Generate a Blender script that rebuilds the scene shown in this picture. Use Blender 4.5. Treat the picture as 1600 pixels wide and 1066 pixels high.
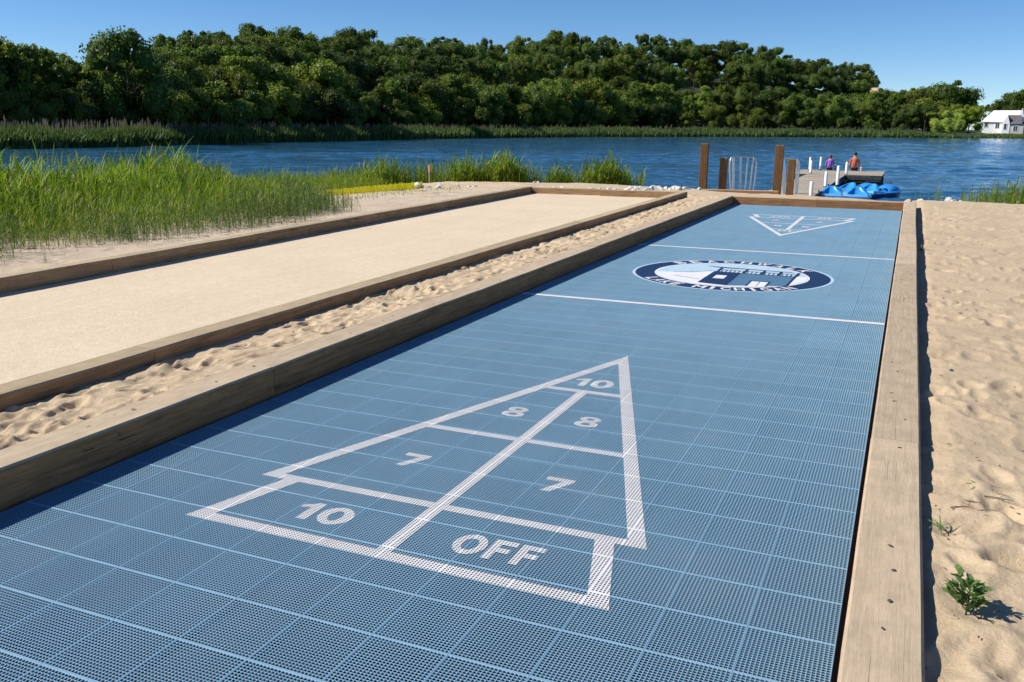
import bpy, bmesh, math, random
import numpy as np
from mathutils import Vector, Matrix, Euler

# ------------------------------------------------------------------ scene, camera, light
sc = bpy.context.scene
for o in list(bpy.data.objects): bpy.data.objects.remove(o)
C = sc.collection
rnd = random.Random(7)
rng = np.random.default_rng(11)

F_PX, YAW, PIT, ROLL = 1397.1, -0.4113, -0.2364, 0.0067
CAM = np.array([0.0602, -2.5303, 1.4764])
_d = np.array([math.sin(YAW)*math.cos(PIT), math.cos(YAW)*math.cos(PIT), math.sin(PIT)])
_r = np.array([math.cos(YAW), -math.sin(YAW), 0.0]); _u = np.cross(_r, _d)
R2 = _r*math.cos(ROLL)+_u*math.sin(ROLL); U2 = -_r*math.sin(ROLL)+_u*math.cos(ROLL)
cam_d = bpy.data.cameras.new('camera'); cam = bpy.data.objects.new('camera', cam_d); C.objects.link(cam)
M = Matrix.Identity(4)
for i in range(3):
    M[i][0] = R2[i]; M[i][1] = U2[i]; M[i][2] = -_d[i]; M[i][3] = CAM[i]
cam.matrix_world = M
cam_d.sensor_width = 36.0; cam_d.lens = F_PX/1600*36.0; cam_d.clip_start = 0.05; cam_d.clip_end = 5000
sc.camera = cam

SUN_EL, SUN_PHI = math.radians(40), math.radians(24)      # shadows run towards +X, a little +Y
SV = Vector((-math.cos(SUN_PHI)*math.cos(SUN_EL), -math.sin(SUN_PHI)*math.cos(SUN_EL), math.sin(SUN_EL)))
w = bpy.data.worlds.new('World'); sc.world = w; w.use_nodes = True
wn = w.node_tree.nodes; wl = w.node_tree.links
sky = wn.new('ShaderNodeTexSky'); sky.sky_type = 'NISHITA'; sky.sun_disc = False
sky.sun_elevation = SUN_EL; sky.sun_rotation = math.atan2(SV.x, SV.y)
sky.air_density = 1.0; sky.dust_density = 0.0; sky.ozone_density = 4.5; sky.altitude = 3500
hs = wn.new('ShaderNodeHueSaturation'); hs.inputs['Saturation'].default_value = 1.15; wl.new(sky.outputs[0], hs.inputs['Color'])
wl.new(hs.outputs[0], wn['Background'].inputs[0]); wn['Background'].inputs[1].default_value = 0.1
sl = bpy.data.lights.new('sun', 'SUN'); sl.energy = 5.0; sl.angle = math.radians(0.53); sl.color = (1.0, 0.95, 0.87)
so = bpy.data.objects.new('sun', sl); C.objects.link(so); so.rotation_euler = SV.to_track_quat('Z', 'Y').to_euler(); so.location = (-20, -10, 30)
sc.view_settings.view_transform = 'Standard'; sc.view_settings.look = 'None'
sc.view_settings.gamma = 1.0; sc.view_settings.exposure = 0.3; sc.view_settings.use_curve_mapping = False
sc.render.engine = 'CYCLES'
sc.cycles.transparent_max_bounces = 12; sc.cycles.max_bounces = 8

def pix(x, y, D):
    """world point along a photo direction at horizontal distance D"""
    v = _d + R2*(x-800)/F_PX - U2*(y-533)/F_PX
    return CAM + v*D/math.hypot(v[0], v[1])
def pixz(x, y, z):
    v = _d + R2*(x-800)/F_PX - U2*(y-533)/F_PX
    return CAM + v*(z-CAM[2])/v[2]

# ------------------------------------------------------------------ helpers
def tag(o, label=None, cat=None, group=None, kind=None):
    if label: o['label'] = label
    if cat: o['category'] = cat
    if group: o['group'] = group
    if kind: o['kind'] = kind
    return o
def empty(name, loc=(0, 0, 0), rz=0, parent=None):
    o = bpy.data.objects.new(name, None); C.objects.link(o); o.location = loc; o.rotation_euler = (0, 0, rz)
    o.empty_display_size = 0.1; o.parent = parent
    return o
def link(name, me, mat=None, parent=None, loc=None, rot=None):
    if mat is not None and len(me.materials) == 0: me.materials.append(mat)
    o = bpy.data.objects.new(name, me); C.objects.link(o); o.parent = parent
    if loc is not None: o.location = loc
    if rot is not None: o.rotation_euler = rot
    return o
def np_mesh(name, V, Fc, smooth=False, attr=None):
    """V (n,3), Fc (m,k) uniform polygons"""
    V = np.asarray(V, np.float32); Fc = np.asarray(Fc, np.int32)
    me = bpy.data.meshes.new(name); k = Fc.shape[1]
    me.vertices.add(len(V)); me.vertices.foreach_set('co', V.ravel())
    me.loops.add(Fc.size); me.loops.foreach_set('vertex_index', Fc.ravel())
    me.polygons.add(len(Fc)); me.polygons.foreach_set('loop_start', np.arange(0, Fc.size, k, dtype=np.int32))
    me.polygons.foreach_set('loop_total', np.full(len(Fc), k, np.int32))
    if smooth: me.polygons.foreach_set('use_smooth', np.ones(len(Fc), bool))
    me.update(calc_edges=True)
    if attr is not None:
        a = me.attributes.new('rnd', 'FLOAT', 'POINT'); a.data.foreach_set('value', np.asarray(attr, np.float32))
    return me
def pd_mesh(name, V, Fc, smooth=False):
    me = bpy.data.meshes.new(name); me.from_pydata([tuple(v) for v in V], [], [tuple(f) for f in Fc]); me.update()
    if smooth:
        for p in me.polygons: p.use_smooth = True
    return me
def bm_mesh(name, bm, smooth=False, angle=None):
    me = bpy.data.meshes.new(name); bmesh.ops.recalc_face_normals(bm, faces=bm.faces[:]); bm.to_mesh(me); bm.free()
    if smooth:
        for p in me.polygons: p.use_smooth = True
    if angle: me.set_sharp_from_angle(angle=angle)
    return me
def add_box(bm, x0, x1, y0, y1, z0, z1, bev=0.0):
    vs = [bm.verts.new(p) for p in ((x0,y0,z0),(x1,y0,z0),(x1,y1,z0),(x0,y1,z0),(x0,y0,z1),(x1,y0,z1),(x1,y1,z1),(x0,y1,z1))]
    fs = [bm.faces.new([vs[i] for i in f]) for f in ((3,2,1,0),(4,5,6,7),(0,1,5,4),(1,2,6,5),(2,3,7,6),(3,0,4,7))]
    if bev:
        es = list({e for f in fs for e in f.edges}); bmesh.ops.bevel(bm, geom=es, offset=bev, segments=1, affect='EDGES')
def box(name, dims, mat, parent=None, bev=0.0):
    bm = bmesh.new(); add_box(bm, *dims, bev=bev); return link(name, bm_mesh(name, bm), mat, parent)
def add_tube(bm, pts, rad, n=8, cap=True):
    pts = [Vector(p) for p in pts]; rads = rad if isinstance(rad, (list, tuple)) else [rad]*len(pts)
    rings = []; prev = None
    for i, p in enumerate(pts):
        t = (pts[min(i+1, len(pts)-1)]-pts[max(i-1, 0)]).normalized()
        a = prev if prev is not None else (Vector((0, 0, 1)) if abs(t.z) < 0.9 else Vector((1, 0, 0)))
        s = t.cross(a).normalized(); b = s.cross(t).normalized(); prev = b
        rings.append([bm.verts.new(p+(s*math.cos(2*math.pi*k/n)+b*math.sin(2*math.pi*k/n))*rads[i]) for k in range(n)])
    for A, B in zip(rings, rings[1:]):
        for k in range(n): bm.faces.new((A[k], A[(k+1) % n], B[(k+1) % n], B[k]))
    if cap: bm.faces.new(rings[0][::-1]); bm.faces.new(rings[-1])
def tube(name, pts, rad, mat, parent=None, n=8):
    bm = bmesh.new(); add_tube(bm, pts, rad, n); return link(name, bm_mesh(name, bm, True, math.radians(50)), mat, parent)
def copy_tree(o, parent=None):
    c = o.copy(); C.objects.link(c); c.parent = parent
    for ch in list(o.children): copy_tree(ch, c)
    return c

# value noise
_P = rng.random((256, 256)).astype(np.float32)
def vnoise(x, y):
    xi = np.floor(x).astype(int); yi = np.floor(y).astype(int); fx = x-xi; fy = y-yi
    fx = fx*fx*(3-2*fx); fy = fy*fy*(3-2*fy)
    g = lambda a, b: _P[a & 255, b & 255]
    return (g(xi, yi)*(1-fx)+g(xi+1, yi)*fx)*(1-fy)+(g(xi, yi+1)*(1-fx)+g(xi+1, yi+1)*fx)*fy
def fbm(x, y, o=4):
    s = 0; a = 0.5
    for i in range(o): s = s+a*(vnoise(x*2**i+17.3*i, y*2**i+5.1*i)-0.5); a *= 0.5
    return s

# ------------------------------------------------------------------ materials
class NT:
    def __init__(s, name):
        s.m = bpy.data.materials.new(name); s.m.use_nodes = True; s.t = s.m.node_tree; s.n = s.t.nodes; s.l = s.t.links
        s.b = s.n['Principled BSDF']; s.out = s.n['Material Output']
    def new(s, t, **k):
        x = s.n.new(t)
        for a, v in k.items(): setattr(x, a, v)
        return x
    def link(s, a, b): s.l.new(a, b)
    def noise(s, vec, scale, detail=3, rough=0.5, dist=0.0):
        x = s.new('ShaderNodeTexNoise'); x.inputs['Scale'].default_value = scale; x.inputs['Detail'].default_value = detail
        x.inputs['Roughness'].default_value = rough; x.inputs['Distortion'].default_value = dist
        if vec is not None: s.link(vec, x.inputs['Vector'])
        return x.outputs['Fac']
    def ramp(s, fac, stops, interp='LINEAR'):
        x = s.new('ShaderNodeValToRGB'); e = x.color_ramp.elements; x.color_ramp.interpolation = interp
        while len(e) < len(stops): e.new(0.5)
        for i, (p, c) in enumerate(stops): e[i].position = p; e[i].color = (*c, 1) if len(c) == 3 else c
        s.link(fac, x.inputs['Fac']); return x.outputs['Color']
    def mix(s, fac, a, b, mode='MIX'):
        x = s.new('ShaderNodeMix', data_type='RGBA', blend_type=mode)
        for v, i in ((fac, 0), (a, 6), (b, 7)):
            if isinstance(v, (int, float)): x.inputs[i].default_value = v
            elif isinstance(v, tuple): x.inputs[i].default_value = (*v, 1) if len(v) == 3 else v
            else: s.link(v, x.inputs[i])
        return x.outputs[2]
    def math(s, op, a, b=None, c=None):
        x = s.new('ShaderNodeMath', operation=op)
        for i, v in enumerate((a, b, c)):
            if v is None: continue
            if isinstance(v, (int, float)): x.inputs[i].default_value = v
            else: s.link(v, x.inputs[i])
        return x.outputs[0]
    def mapping(s, vec, scale=(1, 1, 1), loc=None, rot=(0, 0, 0)):
        x = s.new('ShaderNodeMapping'); x.inputs['Scale'].default_value = scale; x.inputs['Rotation'].default_value = rot
        s.link(vec, x.inputs['Vector'])
        if loc is not None: s.link(loc, x.inputs['Location'])
        return x.outputs[0]
    def bump(s, h, strength=0.5, dist=0.01):
        x = s.new('ShaderNodeBump'); x.inputs['Strength'].default_value = strength; x.inputs['Distance'].default_value = dist
        s.link(h, x.inputs['Height']); s.link(x.outputs[0], s.b.inputs['Normal']); return x
    def set(s, col=None, rough=None, spec=None, metal=None):
        if col is not None:
            if isinstance(col, tuple): s.b.inputs['Base Color'].default_value = (*col, 1)
            else: s.link(col, s.b.inputs['Base Color'])
        if rough is not None: s.b.inputs['Roughness'].default_value = rough
        if spec is not None: s.b.inputs['Specular IOR Level'].default_value = spec
        if metal is not None: s.b.inputs['Metallic'].default_value = metal
        return s

def simple(name, col, rough=0.6, var=0.25, scale=8.0, metal=0.0, spec=0.4, bump=0.0):
    t = NT(name); co = t.new('ShaderNodeTexCoord').outputs['Object']
    n = t.noise(co, scale, 4)
    lo = tuple(c*(1-var) for c in col); hi = tuple(min(1, c*(1+var)) for c in col)
    t.set(t.ramp(n, [(0.3, lo), (0.7, hi)]), rough, spec, metal)
    if bump: t.bump(t.noise(co, scale*6, 3), 0.6, bump)
    return t.m

def sand_mat(name, base, speck=0.35, fine=1.0, patch=0.12, bmp=0.75):
    t = NT(name); pos = t.new('ShaderNodeNewGeometry').outputs['Position']
    big = t.noise(pos, 1.1, 4, 0.55); mid = t.noise(pos, 14, 4, 0.6); fin = t.noise(pos, 420*fine, 2, 0.7)
    c = t.ramp(big, [(0.3, tuple(v*(1-patch) for v in base)), (0.7, tuple(min(1, v*(1+patch*0.6)) for v in base))])
    c = t.mix(0.5, c, t.ramp(mid, [(0.35, (0.80, 0.78, 0.74)), (0.7, (1.06, 1.05, 1.05))]), 'MULTIPLY')
    c = t.mix(speck, c, t.ramp(fin, [(0.36, (0.52, 0.48, 0.44)), (0.46, (1, 1, 1)), (0.66, (1.12, 1.1, 1.06))]), 'MULTIPLY')
    # sparse dark grains and bits of debris
    vo = t.new('ShaderNodeTexVoronoi'); vo.inputs['Scale'].default_value = 26; t.link(pos, vo.inputs['Vector'])
    pick = t.math('GREATER_THAN', t.new('ShaderNodeSeparateColor').outputs[0], 0.9)
    sep = pick.node.inputs[0].links[0].from_node; t.link(vo.outputs['Color'], sep.inputs[0])
    dot = t.math('LESS_THAN', vo.outputs['Distance'], 0.11)
    c = t.mix(t.math('MULTIPLY', t.math('MULTIPLY', dot, pick), 0.65 if speck > 0.3 else 0.0), c, (0.12, 0.085, 0.055))
    t.set(c, 0.95, 0.15)
    h = t.math('ADD', t.math('MULTIPLY', t.noise(pos, 38, 6, 0.72), 1.0), t.math('MULTIPLY', fin, 0.30))
    t.bump(h, bmp, 0.016)
    return t.m
M_sand = sand_mat('sand_mat', (0.635, 0.495, 0.33))
M_sandL = sand_mat('sand_pale_mat', (0.62, 0.50, 0.37))
M_bocce = sand_mat('crushed_shell_mat', (0.735, 0.60, 0.435), 0.22, 0.5, 0.05, 0.38)

nt = M_bocce.node_tree; bsdf = nt.nodes['Principled BSDF']; src = bsdf.inputs['Base Color'].links[0].from_socket
gp = nt.nodes.new('ShaderNodeNewGeometry'); mp = nt.nodes.new('ShaderNodeMapping'); mp.inputs['Scale'].default_value = (7, 0.35, 1); nz_ = nt.nodes.new('ShaderNodeTexNoise'); nz_.inputs['Detail'].default_value = 5; nz_.inputs['Scale'].default_value = 1.0
cr_ = nt.nodes.new('ShaderNodeValToRGB'); cr_.color_ramp.elements[0].position = 0.32; cr_.color_ramp.elements[0].color = (0.88, 0.865, 0.84, 1); cr_.color_ramp.elements[1].position = 0.6; cr_.color_ramp.elements[1].color = (1.03, 1.03, 1.03, 1)
mxx = nt.nodes.new('ShaderNodeMix'); mxx.data_type = 'RGBA'; mxx.blend_type = 'MULTIPLY'; mxx.inputs[0].default_value = 0.3
nt.links.new(gp.outputs['Position'], mp.inputs[0]); nt.links.new(mp.outputs[0], nz_.inputs['Vector']); nt.links.new(nz_.outputs['Fac'], cr_.inputs[0]); nt.links.new(src, mxx.inputs[6]); nt.links.new(cr_.outputs[0], mxx.inputs[7]); nt.links.new(mxx.outputs[2], bsdf.inputs['Base Color'])
def wood_mat(name, top, side, dark=0.45):
    t = NT(name); tc = t.new('ShaderNodeTexCoord'); oi = t.new('ShaderNodeObjectInfo')
    cmb = t.new('ShaderNodeCombineXYZ'); t.link(t.math('MULTIPLY', oi.outputs['Random'], 40), cmb.inputs[1]); t.link(t.math('MULTIPLY', oi.outputs['Random'], 7), cmb.inputs[0])
    co = t.mapping(tc.outputs['Object'], (1, 1, 1), cmb.outputs[0])
    grain = t.noise(t.mapping(co, (26, 1.3, 26)), 1.6, 6, 0.62, 0.6)
    fine = t.noise(t.mapping(co, (150, 14, 150)), 1.0, 4, 0.7)
    blot = t.noise(t.mapping(co, (9, 5, 9)), 1.3, 6, 0.68)
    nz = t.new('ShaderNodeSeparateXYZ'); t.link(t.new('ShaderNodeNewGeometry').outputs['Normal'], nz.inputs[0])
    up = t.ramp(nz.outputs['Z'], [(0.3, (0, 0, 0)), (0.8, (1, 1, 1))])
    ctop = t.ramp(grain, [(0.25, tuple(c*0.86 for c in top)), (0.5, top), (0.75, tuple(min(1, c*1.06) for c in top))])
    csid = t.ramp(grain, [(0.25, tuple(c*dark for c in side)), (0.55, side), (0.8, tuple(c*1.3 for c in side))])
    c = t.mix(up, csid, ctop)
    c = t.mix(0.55, c, t.ramp(blot, [(0.3, (0.66, 0.63, 0.60)), (0.62, (1.08, 1.06, 1.02))]), 'MULTIPLY')
    c = t.mix(0.22, c, t.ramp(fine, [(0.35, (0.62, 0.6, 0.58)), (0.6, (1.06, 1.06, 1.06))]), 'MULTIPLY')
    # long drying cracks and knots
    cr = t.noise(t.mapping(co, (20, 0.22, 20)), 1.0, 2, 0.4, 0.0)
    band = t.math('LESS_THAN', t.math('ABSOLUTE', t.math('SUBTRACT', cr, 0.5)), 0.003)
    msk = t.math('MULTIPLY', band, t.math('GREATER_THAN', t.noise(t.mapping(co, (3, 0.9, 3)), 1.0, 1), 0.52))
    c = t.mix(t.math('MULTIPLY', msk, 0.75), c, (0.05, 0.035, 0.022))
    vo = t.new('ShaderNodeTexVoronoi'); vo.inputs['Scale'].default_value = 1.0; t.link(t.mapping(co, (9, 5.5, 9)), vo.inputs['Vector'])
    knot = t.math('LESS_THAN', vo.outputs['Distance'], 0.07)
    kc = t.new('ShaderNodeSeparateColor'); t.link(vo.outputs['Color'], kc.inputs[0])
    knot = t.math('MULTIPLY', knot, t.math('GREATER_THAN', kc.outputs[0], 0.6))
    c = t.mix(t.math('MULTIPLY', knot, 0.6), c, (0.10, 0.06, 0.035))
    hv = t.new('ShaderNodeHueSaturation'); t.link(c, hv.inputs['Color'])
    t.link(t.math('ADD', 0.86, t.math('MULTIPLY', oi.outputs['Random'], 0.26)), hv.inputs['Value'])
    t.set(hv.outputs[0], 0.85, 0.2)
    t.bump(t.math('SUBTRACT', t.math('ADD', grain, t.math('MULTIPLY', fine, 0.5)), t.math('MULTIPLY', msk, 1.5)), 0.5, 0.004)
    return t.m
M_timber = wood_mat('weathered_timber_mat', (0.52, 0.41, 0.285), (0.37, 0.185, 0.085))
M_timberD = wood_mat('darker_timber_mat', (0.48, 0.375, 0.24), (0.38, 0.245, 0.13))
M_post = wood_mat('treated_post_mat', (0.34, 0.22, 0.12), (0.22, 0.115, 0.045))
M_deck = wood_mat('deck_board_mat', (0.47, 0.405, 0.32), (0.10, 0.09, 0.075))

# tile plastic and paint share one hole lattice (tile 0.254 m, 20 x 20 holes)
T = 0.254; NH = 20; MX, MY = 0.0024, 0.0048; PX_, PY_ = (T-2*MX)/NH, (T-2*MY)/NH; HX, HY = 0.0095, 0.0102
def hole_mask(t, HX=0.0066, HY=0.0068):
    sp = t.new('ShaderNodeSeparateXYZ'); t.link(t.new('ShaderNodeNewGeometry').outputs['Position'], sp.inputs[0])
    def ax(o, m, p, h):
        f = t.math('SUBTRACT', t.math('FLOORED_MODULO', o, T), m)
        ins = t.math('MULTIPLY', t.math('GREATER_THAN', f, 0.0), t.math('LESS_THAN', f, T-2*m))
        u = t.math('ABSOLUTE', t.math('SUBTRACT', t.math('FRACT', t.math('DIVIDE', f, p)), 0.5))
        return t.math('MULTIPLY', ins, t.math('LESS_THAN', u, h/p/2))
    return t.math('MULTIPLY', ax(sp.outputs[0], MX, PX_, HX), ax(sp.outputs[1], MY, PY_, HY))
def paint_mat(name, col, rough=0.6, hs=0.0066):
    t = NT(name); pos = t.new('ShaderNodeNewGeometry').outputs['Position']
    n = t.noise(pos, 9, 5, 0.65)
    t.set(t.ramp(n, [(0.3, tuple(c*0.86 for c in col)), (0.65, col)]), rough, 0.3)
    tr = t.new('ShaderNodeBsdfTransparent'); mx = t.new('ShaderNodeMixShader')
    t.link(hole_mask(t, hs, hs*1.03), mx.inputs[0]); t.link(t.b.outputs[0], mx.inputs[1]); t.link(tr.outputs[0], mx.inputs[2]); t.link(mx.outputs[0], t.out.inputs[0])
    return t.m
t = NT('blue_tile_mat'); oi = t.new('ShaderNodeObjectInfo'); pos = t.new('ShaderNodeNewGeometry').outputs['Position']
c = t.ramp(t.noise(pos, 1.7, 5, 0.6), [(0.3, (0.165, 0.308, 0.428)), (0.7, (0.188, 0.343, 0.466))])
dust = t.math('MULTIPLY', t.ramp(t.noise(pos, 2.2, 6, 0.7), [(0.52, (0, 0, 0)), (0.75, (1, 1, 1))]), t.ramp(t.noise(pos, 55, 3, 0.8), [(0.46, (0, 0, 0)), (0.62, (1, 1, 1))]))
c = t.mix(t.math('MULTIPLY', dust, 0.38), c, (0.50, 0.42, 0.32))
scuff = t.noise(t.mapping(pos, (9, 0.8, 1)), 1.0, 5, 0.7)
c = t.mix(0.5, c, t.ramp(scuff, [(0.3, (0.86, 0.87, 0.88)), (0.65, (1.05, 1.04, 1.03))]), 'MULTIPLY')
hv = t.new('ShaderNodeHueSaturation'); t.link(c, hv.inputs['Color']); t.link(t.math('ADD', 0.97, t.math('MULTIPLY', oi.outputs['Random'], 0.05)), hv.inputs['Value'])
t.set(hv.outputs[0], 0.48, 0.42); M_tile = t.m
M_white = paint_mat('white_paint_mat', (0.76, 0.75, 0.75), 0.65, 0.0072); M_farwhite = paint_mat('far_white_paint_mat', (0.80, 0.79, 0.79), 0.65, 0.0045); M_navy = paint_mat('navy_paint_mat', (0.010, 0.040, 0.115), 0.75, 0.0035); M_ewhite = paint_mat('emblem_white_mat', (0.86, 0.86, 0.86), 0.6, 0.0035)
M_lblue = paint_mat('pale_blue_paint_mat', (0.52, 0.68, 0.80), 0.6, 0.0035); M_mblue = paint_mat('slate_blue_paint_mat', (0.09, 0.20, 0.32), 0.7, 0.0035)
M_pad = simple('dark_pad_mat', (0.010, 0.012, 0.018), 0.9, 0.3, 12)
M_alu = simple('brushed_aluminium_mat', (0.62, 0.64, 0.66), 0.32, 0.08, 20, 0.85)
M_pvc = simple('white_pvc_mat', (0.78, 0.79, 0.80), 0.35, 0.06, 6)
M_rock = simple('pale_rock_mat', (0.66, 0.65, 0.62), 0.9, 0.22, 5, bump=0.02)
M_black = simple('black_rubber_mat', (0.02, 0.02, 0.022), 0.7, 0.3, 8)
M_boat = simple('blue_plastic_mat', (0.03, 0.27, 0.66), 0.28, 0.12, 3)
M_boatD = simple('dark_blue_plastic_mat', (0.012, 0.07, 0.22), 0.3, 0.12, 3)
M_boatL = simple('pale_blue_plastic_mat', (0.30, 0.58, 0.82), 0.3, 0.08, 3)
M_rope = simple('blue_rope_mat', (0.10, 0.22, 0.36), 0.9, 0.3, 30)
M_bark = simple('bark_mat', (0.075, 0.06, 0.045), 0.95, 0.35, 6, bump=0.03)

def leaf_mat(name, stops, trans=0.35, use_obj=False, nscale=None):
    t = NT(name)
    at = t.new('ShaderNodeAttribute', attribute_name='rnd')
    c = t.ramp(at.outputs['Fac'], stops)
    if use_obj:
        oi = t.new('ShaderNodeObjectInfo'); c = t.mix(1.0, c, oi.outputs['Color'], 'MULTIPLY')
    if nscale:
        pos = t.new('ShaderNodeNewGeometry').outputs['Position']
        c = t.mix(0.8, c, t.ramp(t.noise(pos, nscale, 3), [(0.3, (0.6, 0.66, 0.6)), (0.7, (1.2, 1.15, 1.0))]), 'MULTIPLY')
    t.set(c, 0.55, 0.3)
    tr = t.new('ShaderNodeBsdfTranslucent'); mx = t.new('ShaderNodeMixShader'); mx.inputs[0].default_value = trans
    t.link(t.mix(1.0, c, (1.25, 1.3, 0.55), 'MULTIPLY'), tr.inputs[0]); t.link(t.b.outputs[0], mx.inputs[1]); t.link(tr.outputs[0], mx.inputs[2]); t.link(mx.outputs[0], t.out.inputs[0])
    return t.m
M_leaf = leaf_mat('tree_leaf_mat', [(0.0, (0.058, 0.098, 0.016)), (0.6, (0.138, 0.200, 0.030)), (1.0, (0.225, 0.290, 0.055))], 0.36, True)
M_reed = leaf_mat('young_reed_mat', [(0.0, (0.085, 0.150, 0.016)), (0.6, (0.19, 0.285, 0.022)), (0.93, (0.29, 0.38, 0.045)), (1.0, (0.42, 0.38, 0.12))], 0.42, False, 0.7)
M_bankreed = leaf_mat('bank_reed_mat', [(0.0, (0.045, 0.085, 0.020)), (0.7, (0.115, 0.185, 0.050)), (0.985, (0.18, 0.24, 0.085)), (1.0, (0.28, 0.22, 0.16))], 0.25, False, 0.12)
M_cover = leaf_mat('yellow_cover_mat', [(0.0, (0.34, 0.36, 0.018)), (0.6, (0.62, 0.56, 0.02)), (1.0, (0.75, 0.66, 0.04))], 0.3)
M_weed = leaf_mat('weed_leaf_mat', [(0.0, (0.08, 0.15, 0.04)), (1.0, (0.20, 0.30, 0.10))], 0.25)
M_marram = leaf_mat('marram_mat', [(0.0, (0.055, 0.105, 0.028)), (0.6, (0.115, 0.185, 0.045)), (0.92, (0.20, 0.27, 0.08)), (1.0, (0.42, 0.36, 0.18))], 0.3, False, 0.9)
M_dry = simple('dry_stalk_mat', (0.30, 0.22, 0.12), 0.9, 0.3, 20)

# water
t = NT('lake_mat'); pos = t.new('ShaderNodeNewGeometry').outputs['Position']
n1 = t.noise(t.mapping(pos, (1.1, 2.6, 1), rot=(0, 0, 0.35)), 1.3, 4, 0.55, 0.4)
n2 = t.noise(t.mapping(pos, (0.10, 0.32, 1), rot=(0, 0, 0.35)), 1.0, 3, 0.5)
n3 = t.noise(t.mapping(pos, (0.012, 0.06, 1), rot=(0, 0, 0.45)), 1.0, 2, 0.5)
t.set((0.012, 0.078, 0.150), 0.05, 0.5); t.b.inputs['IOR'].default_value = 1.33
h = t.math('ADD', t.math('MULTIPLY', n1, t.math('ADD', 0.35, n3)), t.math('MULTIPLY', n2, 1.2))
t.bump(h, 0.5, 0.12); M_lake = t.m
# hill soil
M_hill = simple('forest_floor_mat', (0.032, 0.040, 0.016), 0.95, 0.5, 0.15)
M_cliff = sand_mat('bare_sand_mat', (0.55, 0.42, 0.28), 0.2, 0.05)

# ------------------------------------------------------------------ ground and lake
WZ = -0.8
def bocce_left(Y): return np.interp(Y, [-3, 2.75, 15.9, 18], [-6.98, -7.17, -7.66, -7.72])      # inner face
def ramp_d(X, Y):
    ys = np.interp(X, [-30, -20, -14, -11, -8, -5, 0, 5, 12], [22, 24, 25.6, 26.6, 27.4, 26.4, 25.0, 23.6, 23.0])
    d1 = ys-Y+0.5*(vnoise(X*0.5+3, Y*0.1)-0.5); d2 = X+17.2+0.9*(vnoise(X*0.1, Y*0.3+9)-0.5)
    return np.minimum(d1, d2)
def base_h(X, Y):
    d = ramp_d(X, Y); z = np.where(d > 9, 0, -0.8*np.clip(1-d/9, 0, 2.2)**2)
    return z
def macro(X, Y):
    z = base_h(X, Y)
    right = np.interp(Y, [-3, 0.5, 3, 7, 14], [0.135, 0.125, 0.095, 0.06, 0.06])
    strip = np.interp(X, [-4.1, -3.75, -3.45, -3.2], [0.045, 0.07, 0.105, 0.135])
    left = np.interp(X-bocce_left(Y), [-3, -0.6, -0.15], [0.02, 0.08, 0.115])
    m = np.where(X > -0.5, right, np.where(X > -4.2, strip, left))
    fade = np.clip((17.5-Y)/1.5, 0, 1)
    return z+m*np.where(X > 0.0, 1.0, fade)
def dents(X, Y, Z, specs):
    """X, Y, Z grids whose rows have constant Y"""
    yr = Y[:, 0]
    for (cx, cy, rx, ry, an, dp) in specs:
        R = 2.0*max(rx, ry); a, b = np.searchsorted(yr, [cy-R, cy+R])
        if b <= a: continue
        dx = X[a:b]-cx; dy = Y[a:b]-cy; c_, s_ = math.cos(an), math.sin(an)
        u = (dx*c_+dy*s_)/rx; v = (-dx*s_+dy*c_)/ry; r = np.sqrt(u*u+v*v)
        Z[a:b] += -dp*np.exp(-(r/0.82)**4)+0.42*dp*np.exp(-((r-1.22)/0.26)**2)
    return Z
def grid_faces(nr, nc):
    i = np.arange(nr-1)[:, None]*nc+np.arange(nc-1)[None]; return np.stack([i, i+1, i+nc+1, i+nc], -1).reshape(-1, 4)
def sand_patch(name, X, Y, Z, mat):
    me = np_mesh(name, np.stack([X, Y, Z], -1).reshape(-1, 3), grid_faces(*X.shape), True)
    return tag(link(name, me, mat), kind='structure')

# right beach
yr = -2.53+np.exp(np.linspace(math.log(0.9), math.log(30.2), 620)); uc = np.linspace(0, 1, 330)
Y, U = np.meshgrid(yr, uc, indexing='ij'); X = 0.135+(1.2+11*np.clip((Y+2.5)/24, 0, 1))*U**1.25
Z = macro(X, Y); k = np.clip((22-Y)/2, 0, 1)
Z += (0.035*fbm(X*2.2, Y*2.2, 3)+0.022*fbm(X*7, Y*7, 3)+0.013*np.abs(fbm(X*19+3, Y*19, 3)))*k
sp = []
for i in range(1300):
    y = -1.2+23*rnd.random()**1.35; x = 0.3+(0.9+0.42*(y+2.5))*rnd.random()
    s = rnd.uniform(0.7, 1.2); sp.append((x, y, 0.115*s, 0.062*s, rnd.uniform(0, 3.14), rnd.uniform(0.006, 0.018)))
sp += [(0.50, 0.52, 0.10, 0.085, 0.3, 0.022), (0.62, 0.02, 0.12, 0.055, 1.2, 0.026), (0.50, 1.0, 0.12, 0.06, 2.0, 0.02)]
Z = dents(X, Y, Z, sp)
edge = np.clip((X-0.23)/0.12, 0, 1); Z -= (1-edge)*0.02*(1+1.6*fbm(X*0+2.0, Y*5, 3))
sand_patch('sand', X, Y, Z, M_sand)
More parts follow.
